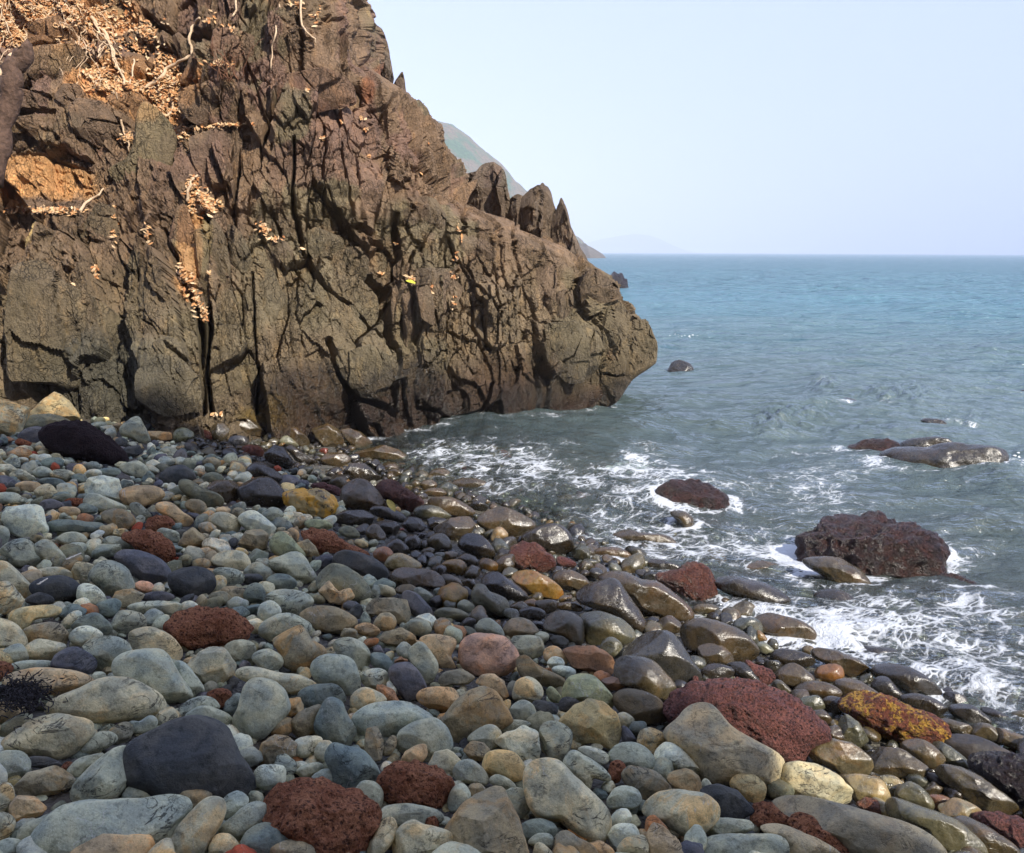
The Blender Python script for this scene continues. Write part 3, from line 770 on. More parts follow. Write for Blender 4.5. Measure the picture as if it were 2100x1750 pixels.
def make_cobble_mat():
    m, nt, out = new_mat('cobble_stone'); b = NB(nt)
    v, wet, stain, crack = stone_vec(b)
    col = b.attr('col').outputs['Color']
    n1 = b.noise(v, 9, 5, .6)
    n2 = b.noise(v, 34, 5, .7)
    n3 = b.noise(v, 150, 3, .75)
    c = b.mix(b.ramp(n1, .38, .62, 0, .9), b.mix(1.0, col, (.86, .88, .90), 'MULTIPLY'), b.mix(1.0, col, (1.5, 1.38, 1.18), 'MULTIPLY'))
    c = b.mix(b.ramp(n2, .50, .32, 0, .8), c, b.mix(1.0, c, (.45, .47, .47), 'MULTIPLY'))
    # brown iron stain patches
    st = b.math('MULTIPLY', b.ramp(b.noise(v, 6, 5, .65, .8), .48, .60), stain)
    c = b.mix(st, c, b.mix(1.0, c, (1.22, .90, .60), 'MULTIPLY'))
    # dark thin cracks and scratches
    sv = b.vscale(v, (1.0, 1.0, 2.6))
    cr = b.math('ABSOLUTE', b.math('SUBTRACT', b.noise(sv, 7, 5, .62, 1.2), .5))
    crm = b.math('MULTIPLY', b.ramp(cr, .018, .0), b.ramp(b.noise(v, 4, 2), .5, .6))
    crm = b.math('MULTIPLY', crm, crack)
    c = b.mix(b.math('MULTIPLY', crm, .85), c, (.035, .035, .03))
    # pale thin veins
    vn = b.math('ABSOLUTE', b.math('SUBTRACT', b.noise(b.vscale(v, (2.2, 1, 1)), 5, 3, .5, .6), .47))
    c = b.mix(b.math('MULTIPLY', b.math('MULTIPLY', b.ramp(vn, .008, .0), b.ramp(b.noise(v, 3, 1), .56, .62)), .55), c, (.5, .48, .42))
    # speckle
    c = b.mix(b.ramp(n3, .54, .68, 0, .6), c, b.mix(1.0, c, (.5, .5, .48), 'MULTIPLY'))
    c = b.mix(b.ramp(n3, .44, .32, 0, .5), c, b.mix(1.0, c, (1.5, 1.45, 1.35), 'MULTIPLY'))
    w2 = b.math('MULTIPLY', wet, b.ramp(n1, .2, .5, .75, 1.0))
    c = b.mix(w2, c, b.mix(1.0, c, (.36, .345, .31), 'MULTIPLY'))
    rough = b.math('SUBTRACT', .84, b.math('MULTIPLY', w2, .60))
    rough = b.math('ADD', rough, b.math('MULTIPLY', b.ramp(n2, .35, .65, -1, 1), b.math('MULTIPLY', w2, .10)))
    h = b.math('ADD', b.math('MULTIPLY', n2, .8), b.math('MULTIPLY', n3, .28))
    h = b.math('SUBTRACT', h, b.math('MULTIPLY', crm, .9))
    h = b.math('ADD', h, b.math('MULTIPLY', n1, 1.1))
    nrm = b.bump(h, b.math('SUBTRACT', .75, b.math('MULTIPLY', wet, .35)), .012)
    b.link(b.principled(c, rough, nrm, b.math('ADD', .32, b.math('MULTIPLY', w2, .55))), out.inputs['Surface'])
    return m

def make_volcanic_mat(name, base, dark, light, patch=None, rough=.85, pscale=1.0):
    m, nt, out = new_mat(name); b = NB(nt)
    v, wet, stain, crack = stone_vec(b)
    vw = b.vadd(v, b.vscale(b.node('ShaderNodeTexNoise').outputs['Color'], (.0, .0, .0)))
    vo = b.voro(vw, 85*pscale); vo2 = b.voro(vw, 42*pscale)
    n1 = b.noise(v, 12, 4, .6); n2 = b.noise(v, 95*pscale, 5, .75, .4); n3 = b.noise(v, 230, 2, .6)
    c = b.mix(b.ramp(n1, .35, .65), base, light)
    pit = b.math('MAXIMUM', b.ramp(n2, .475, .39), b.math('MULTIPLY', b.ramp(vo2, .30, .12), b.ramp(n1, .42, .55)))
    c = b.mix(b.math('MULTIPLY', pit, .85), c, dark)
    c = b.mix(b.ramp(n3, .62, .72, 0, .65), c, tuple(min(1, x*2.3) for x in light))
    if patch:
        pm = b.math('MULTIPLY', b.ramp(b.noise(v, 19, 5, .75, .6), .49, .55), b.ramp(n2, .42, .5))
        c = b.mix(b.math('MULTIPLY', pm, .9), c, patch)
    c = b.mix(b.math('MULTIPLY', wet, .9), c, b.mix(1.0, c, (.48, .42, .40), 'MULTIPLY'))
    h = b.math('SUBTRACT', b.math('ADD', b.math('MULTIPLY', n2, 1.2), b.math('MULTIPLY', vo, .6)), b.math('MULTIPLY', pit, .9))
    nrm = b.bump(h, 1.0, .022)
    b.link(b.principled(c, b.math('SUBTRACT', rough, b.math('MULTIPLY', wet, .55)), nrm, b.math('ADD', .25, b.math('MULTIPLY', wet, .5))), out.inputs['Surface'])
    return m

def make_yellow_mat():
    m, nt, out = new_mat('ochre_stone'); b = NB(nt)
    v, wet, stain, crack = stone_vec(b)
    n1 = b.noise(v, 9, 4, .6, .4); n2 = b.noise(v, 60, 4, .7)
    c = b.mix(b.ramp(n1, .42, .55), (.62, .32, .03), (.34, .25, .10))
    c = b.mix(b.ramp(b.noise(v, 14, 5, .7), .56, .64), c, (.05, .03, .012))
    nrm = b.bump(n2, .6, .01)
    b.link(b.principled(c, .35, nrm, .6), out.inputs['Surface'])
    return m

def make_cliff_mat():
    m, nt, out = new_mat('cliff_rock'); b = NB(nt)
    p = b.pos(); col = b.attr('col').outputs['Color']; wt = b.attr('prm')
    sp = b.node('ShaderNodeSeparateColor'); b.link(wt.outputs['Color'], sp.inputs[0]); wet = sp.outputs[0]
    ps = b.vscale(p, (1.0, 1.0, .42))
    n0 = b.noise(p, 1.6, 4, .6); n1 = b.noise(ps, 7, 6, .68); n2 = b.noise(p, 38, 5, .7); n3 = b.noise(p, 130, 3, .7)
    c = b.mix(b.ramp(n0, .4, .62), col, b.mix(1.0, col, (.84, .84, .82), 'MULTIPLY'))
    c = b.mix(b.ramp(n1, .52, .70), c, b.mix(1.0, c, (1.5, 1.4, 1.25), 'MULTIPLY'))
    c = b.mix(b.ramp(n1, .46, .30, 0, .8), c, b.mix(1.0, c, (.5, .5, .5), 'MULTIPLY'))
    c = b.mix(b.ramp(n2, .56, .70, 0, .5), c, b.mix(1.0, c, (1.45, 1.3, 1.1), 'MULTIPLY'))
    c = b.mix(b.ramp(n2, .44, .30, 0, .6), c, b.mix(1.0, c, (.5, .48, .46), 'MULTIPLY'))
    # lichen flecks high on the rock
    c = b.mix(b.math('MULTIPLY', b.ramp(n3, .70, .76), b.ramp(b.noise(p, 3, 2), .55, .65)), c, (.45, .42, .40))
    wn_ = b.node('ShaderNodeTexNoise'); b.link(p, wn_.inputs['Vector']); wn_.inputs['Scale'].default_value = 6; wn_.inputs['Detail'].default_value = 4
    sv = b.vadd(ps, b.vscale(b.vadd(wn_.outputs['Color'], (-.5, -.5, -.5)), (.16, .16, .16)))
    e1 = b.voro(sv, 9, 'DISTANCE_TO_EDGE'); e2 = b.voro(sv, 24, 'DISTANCE_TO_EDGE')
    crm = b.math('MAXIMUM', b.ramp(e1, .035, .0), b.math('MULTIPLY', b.ramp(e2, .06, .0), .6))
    crm = b.math('MULTIPLY', crm, b.ramp(b.noise(p, 2.3, 3), .40, .58))
    c = b.mix(b.math('MULTIPLY', crm, .6), c, (.02, .016, .012))
    c = b.mix(b.math('MULTIPLY', wet, .95), c, b.mix(1.0, c, (.36, .32, .26), 'MULTIPLY'))
    h = b.math('ADD', b.math('MULTIPLY', n1, 2.2), b.math('ADD', b.math('MULTIPLY', n2, .9), b.math('MULTIPLY', n3, .22)))
    h = b.math('SUBTRACT', h, b.math('MULTIPLY', crm, .8))
    nrm = b.bump(h, 1.0, .045)
    b.link(b.principled(c, b.math('SUBTRACT', .9, b.math('MULTIPLY', wet, .58)), nrm, b.math('ADD', .25, b.math('MULTIPLY', wet, .6))), out.inputs['Surface'])
    return m

def simple_mat(name, color, rough=.8, var=.3, scale=20, bump=.3, bd=.01, spec=.3, useattr=False):
    m, nt, out = new_mat(name); b = NB(nt)
    p = b.pos(); n = b.noise(p, scale, 4, .6)
    base = b.attr('col').outputs['Color'] if useattr else tuple(color)
    lo = b.mix(1.0, base, (1-var, 1-var, 1-var), 'MULTIPLY'); hi = b.mix(1.0, base, (1+var, 1+var, 1+var), 'MULTIPLY')
    c = b.mix(b.ramp(n, .3, .7), lo, hi)
    b.link(b.principled(c, rough, b.bump(n, bump, bd), spec), out.inputs['Surface'])
    return m

M_COB = make_cobble_mat()
M_RED = make_volcanic_mat('red_volcanic_rock', (.36, .130, .060), (.060, .022, .014), (.50, .21, .10))
M_ORA = make_volcanic_mat('orange_volcanic_rock', (.42, .12, .05), (.16, .035, .015), (.52, .19, .08))
M_CRI = make_volcanic_mat('crimson_volcanic_rock', (.185, .062, .050), (.028, .012, .011), (.29, .108, .080))
M_MAR = make_volcanic_mat('maroon_volcanic_rock', (.030, .016, .017), (.010, .006, .007), (.045, .024, .024))
M_PNK = make_volcanic_mat('pink_volcanic_rock', (.22, .075, .045), (.035, .014, .011), (.36, .16, .10))
M_YRD = make_volcanic_mat('yellow_crusted_rock', (.20, .05, .02), (.03, .012, .008), (.30, .09, .03), patch=(.62, .36, .04), pscale=.8)
M_BLK = make_volcanic_mat('black_red_rock', (.055, .030, .024), (.010, .008, .008), (.13, .055, .038), pscale=.7)
M_YEL = make_yellow_mat()
M_CLF = make_cliff_mat()

# ---------------------------------------------------------------- stone colour table
TY = {
 'g': (srgb(131,137,126), .4, 1.), 'p': (srgb(150,148,128), 1., 1.), 'w': (srgb(160,166,153), .5, 1.), 'bg': (srgb(110,117,112), .4, .8),
 'b': (srgb(94,92,98), .2, .6), 'c': (srgb(72,71,72), .15, .45), 'm': (srgb(118,112,94), 1., 1.), 'm2': (srgb(128,122,104), .7, .4),
 't': (srgb(148,132,106), 1., .8), 't2': (srgb(160,148,112), .8, .5), 't3': (srgb(128,98,74), .9, .6), 's': (srgb(124,130,106), .4, .3),
 's2': (srgb(98,100,86), .5, .5), 'o': (srgb(112,105,82), .7, .4), 'o2': (srgb(134,124,94), .9, .6), 'k': (srgb(70,66,58), .3, .2), 'k2': (srgb(66,62,58), .2, .2), 'k4': (srgb(78,73,62), .5, .6),
 'W': (srgb(104,93,70), .6, .35), 'W2': (srgb(150,112,66), .7, .2), 'Y2': (srgb(156,128,66), .9, .4), 'y2': (srgb(176,126,76), .6, .3), 'k3': (srgb(164,134,116), .9, .7),
}
NAMES = {'g': ('grey-green', 'stone'), 'p': ('cream-grey', 'stone'), 'w': ('whitish', 'stone'), 'bg': ('blue-grey', 'stone'), 'b': ('slate-purple', 'stone'),
 'c': ('charcoal', 'stone'), 'm': ('mottled grey-brown', 'stone'), 'm2': ('tan-grey', 'stone'), 't': ('ochre-tan', 'stone'), 't2': ('sandy', 'stone'), 't3': ('reddish-brown', 'stone'),
 's': ('sage-green', 'stone'), 's2': ('dull olive-grey', 'stone'), 'o': ('olive-brown', 'stone'), 'o2': ('mottled tan', 'stone'), 'k': ('dark wet', 'stone'), 'k2': ('dull black', 'stone'), 'k4': ('dark brown', 'rock'),
 'W': ('wet brown', 'stone'), 'W2': ('glossy brown', 'stone'), 'Y2': ('wet ochre', 'stone'), 'y2': ('orange-tan', 'stone'), 'k3': ('pinkish-grey', 'stone'),
 'r': ('rust-red pitted', 'stone'), 'r2': ('wet dark-red', 'stone'), 'r3': ('orange-red', 'stone'), 'R': ('brick-red', 'stone'), 'R2': ('pink-red', 'stone'), 'V': ('crimson', 'stone'), 'v': ('maroon', 'stone'), 'v2': ('dark red', 'stone'),
 'Y': ('yellow', 'stone'), 'YR': ('yellow-crusted', 'stone')}
VOLC = {'r': M_RED, 'r2': M_CRI, 'r3': M_ORA, 'R': M_RED, 'R2': M_PNK, 'V': M_CRI, 'v': M_MAR, 'v2': M_MAR, 'Y': M_YEL, 'YR': M_YRD, 'R4': M_BLK, 'B': M_BLK, 'B2': M_BLK, 'B3': M_BLK, 'B4': M_MAR}

def parse(txt):
    out = []
    for ln in txt.strip().splitlines():
        if ln[0] == '@':
            _, x0, y0, k = ln.split(); x0, y0, k = float(x0), float(y0), float(k); continue
        ph = None
        if '#' in ln: ln, ph = ln.split('#'); ph = ph.strip()
        a = ln.split(); ty = a[0]; ang = ty.endswith('A')
        if ang: ty = ty[:-1]
        pts = np.array([[float(q) for q in s.split(',')] for s in a[1:]])*k + [x0, y0]
        out.append(dict(ty=ty, ang=ang, pts=pts, ph=ph))
    return out

def poly_centroid(p):
    x, y = p[:, 0], p[:, 1]; x2, y2 = np.roll(x, -1), np.roll(y, -1)
    cr = x*y2 - x2*y; A = cr.sum()/2
    return np.array([((x+x2)*cr).sum()/(6*A), ((y+y2)*cr).sum()/(6*A)]), abs(A)

def catmull(p, k=6):
    a, b, c, d = np.roll(p, 1, 0), p, np.roll(p, -1, 0), np.roll(p, -2, 0)
    o = []
    for t in np.arange(k)/k:
        o.append(.5*((2*b) + (-a+c)*t + (2*a-5*b+4*c-d)*t*t + (-a+3*b-3*c+d)*t**3))
    return np.stack(o, 1).reshape(-1, 2)

def radial(p, c, n=96, smooth=2.0):
    """distance from c to the outline for n directions"""
    th = np.arange(n)*2*math.pi/n
    d = np.stack([np.cos(th), np.sin(th)], 1)
    a = p - c; b = np.roll(a, -1, 0)
    best = np.zeros(n)
    e = b - a
    for i in range(len(a)):
        den = d[:, 0]*e[i, 1] - d[:, 1]*e[i, 0]
        den = np.where(np.abs(den) < 1e-9, 1e-9, den)
        t = (a[i, 0]*e[i, 1] - a[i, 1]*e[i, 0])/den
        s = (a[i, 0]*d[:, 1] - a[i, 1]*d[:, 0])/den
        ok = (s >= -1e-6) & (s <= 1+1e-6) & (t > 0)
        best = np.where(ok, np.maximum(best, t), best)
    best = np.where(best == 0, best[best > 0].mean(), best)
    if smooth > 0:
        k = np.exp(-.5*(np.arange(-8, 9)/smooth)**2); k /= k.sum()
        best = sum(k[j+8]*np.roll(best, j) for j in range(-8, 9))
    return best

def body(pts, dist_axis, level, ang=False, rough=.03, depth=.8, nplanes=3, seed=0, exps=(1.0, 1.0)):
    """A solid with the traced outline as seen from the camera: real size, real thickness. Returns V (world), F, centre, radii"""
    rs = np.random.default_rng(seed)
    c, A = poly_centroid(pts)
    P = catmull(pts, 5) if not ang else np.concatenate([pts*(1-t)+np.roll(pts, -1, 0)*t for t in (0,)])
    n = 96
    r = radial(P, c, n, .8 if ang else 1.6)*1.045
    D3 = ray(c[0], c[1]); ln = np.linalg.norm(D3)
    ctr = CP + D3*dist_axis
    w = -D3/ln
    u = RM[:, 0].copy(); u -= w*np.dot(u, w); u /= np.linalg.norm(u)
    v = np.cross(w, u)
    k = dist_axis/FPX
    rmin = math.sqrt(A/math.pi)
    hw = np.abs(P[:, 0]-c[0]).max(); hh = np.abs(P[:, 1]-c[1]).max()
    D = depth*(.5*rmin + .5*min(hw, hh))*k
    V, F = ico(level)
    th = np.arctan2(-V[:, 1], V[:, 0])      # picture y runs down
    cph = np.sqrt(np.clip(V[:, 0]**2 + V[:, 1]**2, 0, 1)); sph = V[:, 2]
    f = (th/(2*math.pi)*n) % n; i0 = np.floor(f).astype(int) % n; fr = f - np.floor(f)
    R = (r[i0]*(1-fr) + r[(i0+1) % n]*fr)*k
    a, b_ = exps
    q = np.stack([np.cos(th)*cph**a*R, -np.sin(th)*cph**a*R, np.sign(sph)*np.abs(sph)**b_*D], 1)
    # facets towards the viewer and the sky
    mr = rmin*k
    sc = np.array([hw*k, hh*k, D])
    qn = q/sc
    for j in range(nplanes):
        nn = rs.normal(size=3); nn[2] = abs(nn[2])*1.2 + .35; nn /= np.linalg.norm(nn)
        o = rs.uniform(.62, .86) if ang else rs.uniform(.70, .94)
        dd = qn @ nn - o
        push = np.where(dd > 0, dd*(1.0 if ang else .85), 0)
        qn = qn - push[:, None]*nn
    q = qn*sc
    s0 = rs.uniform(-50, 50, 3)
    fq = 1.3/mr
    nz = fbm(q[:, 0]*fq+s0[0], q[:, 1]*fq+s0[1], q[:, 2]*fq+s0[2], 4 if level >= 3 else 2, seed % 97)
    nd = V/np.linalg.norm(V, axis=1)[:, None]
    q = q + nd*(nz*rough*mr)[:, None]
    W = ctr + q[:, :1]*u + q[:, 1:2]*v + q[:, 2:]*w
    return W, F, ctr, (hw*k, hh*k, D), c, A

def smooth_max(a, b): return np.maximum(a, b)

def beach_wet(x, y, z):
    d = shore(x, y)
    n = fbm(x*1.1, y*1.1, x*0, 3, 5)*.55
    w = sstep(2.1, 1.25, d + n)
    # the wet strip also runs along the foot of the cliff
    w2 = sstep(1.1, .3, np.hypot((x+1.9)/1.6, (y-8.6)/1.2) + n*.4)
    return np.clip(np.maximum(w, w2), 0, 1)

# ================================================================= BIG STRUCTURE
# ---- cliff surface
def yb_base(x):
    return np.interp(x, [-11, -7.5, -5.6, -3.6, -2.5, -1.2, 0, .6, 1.5, 3], [9.2, 8.9, 8.9, 8.75, 9.2, 9.95, 10.25, 10.6, 11.2, 12.2])
OUT = [(700,-60),(714,-20),(718,0),(733,40),(742,92),(757,118),(770,150),(806,168),(832,185),(860,200),(868,218),(884,238),(908,265),(906,290),(906,318),(934,330),(946,365),(958,430),(1010,452),(1050,462),(1090,475),(1140,500),(1185,520),(1200,535),(1235,560),(1260,575),(1270,600),(1280,615),(1300,645),(1320,657),(1336,680),(1343,705),(1337,745),(1300,772),(1275,800),(1245,835),(1205,856),(1195,880)]
def lean(x): return .30 + .16*sstep(-1, -5, x)
_o = []
for X, Y in OUT:
    d = ray(X, Y); t = 11.0
    for _ in range(60):
        z = CAM_H + d[2]*t; xq = d[0]*t
        t = .6*t + .4*((float(yb_base(xq-.45)) + float(lean(xq-.45))*max(z, 0) + .55)/d[1])
    _o.append((CAM_H + d[2]*t, d[0]*t - .06))
_o.sort()
OZ = np.array([a for a, b in _o]); OX = np.array([b for a, b in _o])
_zz = np.linspace(-1.5, 8, 380)
_xx = np.array([OX[np.abs(OZ-q) < .09].max() if (np.abs(OZ-q) < .09).any() else np.interp(q, OZ, OX) for q in _zz])
_k = np.exp(-.5*(np.arange(-6, 7)/3.5)**2); _k /= _k.sum()
_xx = np.convolve(np.pad(_xx, 6, 'edge'), _k, 'valid')
def x_out(z): return np.interp(z, _zz, _xx)

# features traced in picture units, applied as real relief
BULGE = [  # cx, cy, rx, ry, amp
 (1240,720,95,110,.32), (1165,730,55,110,.2), (950,720,120,170,.38), (690,660,95,190,.35), (560,640,60,220,.2), (150,640,120,230,.3), (330,650,85,220,.3),
 (345,775,55,75,.28), (880,560,80,130,.25), (1000,560,70,120,.22), (470,200,60,60,.25), (110,230,90,120,.2), (760,780,110,90,.2), (640,250,90,90,.25), (420,560,35,150,.12), (1100,600,60,110,.15), (985,850,80,60,.15)]
CLEFT = [  # points, half width, depth
 ([(815,430),(818,520),(812,560),(806,640),(803,700),(806,770),(808,860)], 7, .5), ([(760,580),(790,600),(800,660),(803,720)], 14, .45), ([(735,478),(765,500),(782,505)], 9, .35),
 ([(600,300),(604,440),(622,520),(660,580),(720,640),(765,690),(795,720)], 4, .28), ([(668,700),(690,770),(735,825),(800,850)], 9, .35), ([(436,470),(430,560),(427,650),(430,760),(440,850)], 7, .45),
 ([(520,560),(526,650),(530,760),(530,850)], 3.5, .22), ([(330,470),(372,560),(408,640),(420,760),(424,850)], 8, .35), ([(178,455),(177,520),(182,560)], 4, .2), ([(235,500),(246,550),(255,600)], 4, .2),
 ([(30,232),(80,240),(145,250)], 5, .45), ([(0,338),(60,328),(120,330),(182,348)], 3, .2), ([(487,262),(480,350),(470,436)], 7, .4), ([(592,160),(575,220),(555,250),(540,290)], 8, .3),
 ([(1103,680),(1108,760),(1125,850)], 7, .3), ([(1050,440),(1060,540),(1085,620),(1105,680)], 4, .25), ([(955,400),(948,450),(952,500)], 6, .3), ([(1180,640),(1195,700),(1212,800)], 2.5, .1),
 ([(860,838),(930,862),(985,840),(1000,790)], 5, .2), ([(620,440),(640,470),(680,480),(740,470)], 3, .2), ([(660,260),(655,380),(665,440)], 3, .2), ([(700,300),(712,400),(720,450)], 3, .2),
 ([(280,470),(290,560),(275,640)], 3, .15), ([(60,640),(85,700),(80,800)], 4, .2), ([(100,560),(110,640),(120,760),(125,830)], 3, .15), ([(560,430),(600,520),(640,600)], 3, .15),
 ([(290,20),(340,50),(420,70),(480,60)], 10, .35), ([(200,60),(260,90),(330,110)], 6, .2), ([(610,40),(625,90),(620,150)], 4, .2), ([(690,80),(705,120),(715,160)], 7, .3),
 ([(390,360),(400,400),(420,440)], 7, .3), ([(850,520),(830,560),(826,620)], 4, .2), ([(970,600),(960,680),(985,740)], 4, .16), ([(900,600),(905,680),(935,700)], 3, .14), ([(1000,480),(1020,560),(1010,640)], 3, .12)]
def seg_d(X, Y, a, b):
    ax, ay = a; bx, by = b; ex, ey = bx-ax, by-ay
    t = np.clip(((X-ax)*ex + (Y-ay)*ey)/(ex*ex+ey*ey), 0, 1)
    return np.hypot(X-ax-t*ex, Y-ay-t*ey)

SMOOTHZ = [(1240,740,130,120), (720,700,90,140), (170,700,120,150), (330,700,80,120), (950,800,110,60)]
def fracture(u, v, P=None, sm=0):
    """blocky fractured relief, metres"""
    wu = u + .05*fbm(u*1.0, v*.5, u*0, 5, 11, .5); wv = v + .08*fbm(u*1.0, v*1.0, u*0+4, 5, 12, .5)
    tl = .10 + .20*vnoise(u*.35, v*.25, u*0, 44)           # local tilt of the columns
    a = wu + tl*wv; bb = wv - tl*wu
    out = 0; crk = 0
    for sc_u, sc_v, amp, tilt, gr, gw, s in ((.54, 1.35, .34, .55, .12, .030, 1), (.21, .46, .17, .78, .070, .045, 21), (.090, .19, .072, .85, .036, .08, 41), (.040, .080, .024, .80, .012, .12, 61)):
        f1, f2, cu, cv, r1, r2, r3 = cells(a/sc_u + s, bb/sc_v + s*.7, s)
        k = 1 - sm*(.2 if sc_u > .5 else .35)
        dens = sstep(-.5, .35, vnoise(u*.9+s, v*.7, u*0, s+5)) if sc_u < .5 else 1.0
        k = k*(.55+.55*dens)
        out = out + k*(amp*(r1-.5) + tilt*((r2-.5)*cu*sc_u*1.2 + (r3-.5)*cv*sc_v*.55) - .03*sc_u*f1)
        gn = vnoise(u*2.1/sc_u**.5+s, v*1.3/sc_u**.5, u*0+s, s+9)
        g = sstep(gw*(.8+.6*gn), 0, f2-f1) * sstep(-.25, .45, gn + (r1-.5)*.5)
        out = out - k*gr*g; crk = np.maximum(crk, g*k)
    out = out + (1-.4*sm)*.014*fbm(u*11, v*7, u*0, 4, 70, .6) + .05*fbm(u*1.1, v*.8, u*0, 2, 80)
    return out, crk

def ridx(P, cx, cy, rx, ry): return np.sqrt(((P[0]-cx)/rx)**2 + ((P[1]-cy)/ry)**2)

def cliff_color(X, Y, z, u, v):
    """rock colour by place on the face (mineral, soil, algae); X, Y only index the traced patches"""
    n = fbm(u*1.2, v*1.2, u*0, 3, 31); n2 = fbm(u*3.5, v*2.2, u*0, 3, 37)
    c = np.empty(u.shape+(3,)); c[...] = srgb(128,108,88)
    def lay(col, m):
        nonlocal c
        m = np.clip(m, 0, 1)[..., None]; c = c*(1-m) + col*m
    lay(srgb(116,108,86), sstep(.1, .5, n)*.8)
    lay(srgb(106,90,70), sstep(0, .5, n2)*.6)
    lay(srgb(128,104,92), sstep(.1, .5, n2)*sstep(2.2, 3.6, z)*.8)       # pinkish upper faces
    lay(srgb(112,104,84), sstep(2.6, 1.2, z)*.6)
    lay(srgb(80,80,72), sstep(1.1, .5, ridx((X,Y), 215, 790, 190, 130))*.85)   # dark grey patch, lower left
    lay(srgb(105,96,84), sstep(1.1,.4, ridx((X,Y), 1010, 800, 150, 70))*.7)
    lay(srgb(196,152,104), sstep(1.05, .75, ridx((X,Y), 90, 372, 118, 50)+.18*n2))          # bare yellow earth
    lay(srgb(150,136,100), sstep(1.0, .7, ridx((X,Y), 395, 480, 45, 100)+.2*n2)*.7)
    lay(srgb(180,142,100), sstep(1.0, .8, ridx((X,Y), 385, 520, 26, 120)+.3*n2))
    lay(srgb(186,140,98), sstep(1.0, .6, ridx((X,Y), 80, 45, 200, 85)+.3*n2)*.95)
    lay(srgb(190,144,98), sstep(1.05, .8, ridx((X,Y), 290, 170, 115, 70)+.3*n2)*.95)
    lay(srgb(196,172,120), sstep(1.0, .7, ridx((X,Y), 75, 490, 38, 42)+.2*n2)*.85)
    lay(srgb(142,122,58), sstep(1.0, .4, ridx((X,Y), 560, 850, 190, 38)+.4*n2)*.9)      # ochre algae at the foot
    lay(srgb(76,56,38), sstep(1.0, .35, z+.35*n)*sstep(520, 620, X)*.9)        # brown weed line over the sea
    lay(srgb(140,92,64), sstep(1.0, .6, ridx((X,Y), 758, 178, 22, 36)+.25*n2)*.7)
    return np.clip(c*np.array([1.46, 1.40, 1.34]), 0, 1)

def cliff_wet(X, Y, z, u, v):
    n = fbm(u*1.6, v*1.6, u*0, 3, 61)
    return np.clip(sstep(.95, .45, z + .3*n)*sstep(430, 560, X) + .9*sstep(1.0, .5, ridx((X,Y), 640, 790, 90, 70)+.35*n), 0, 1)

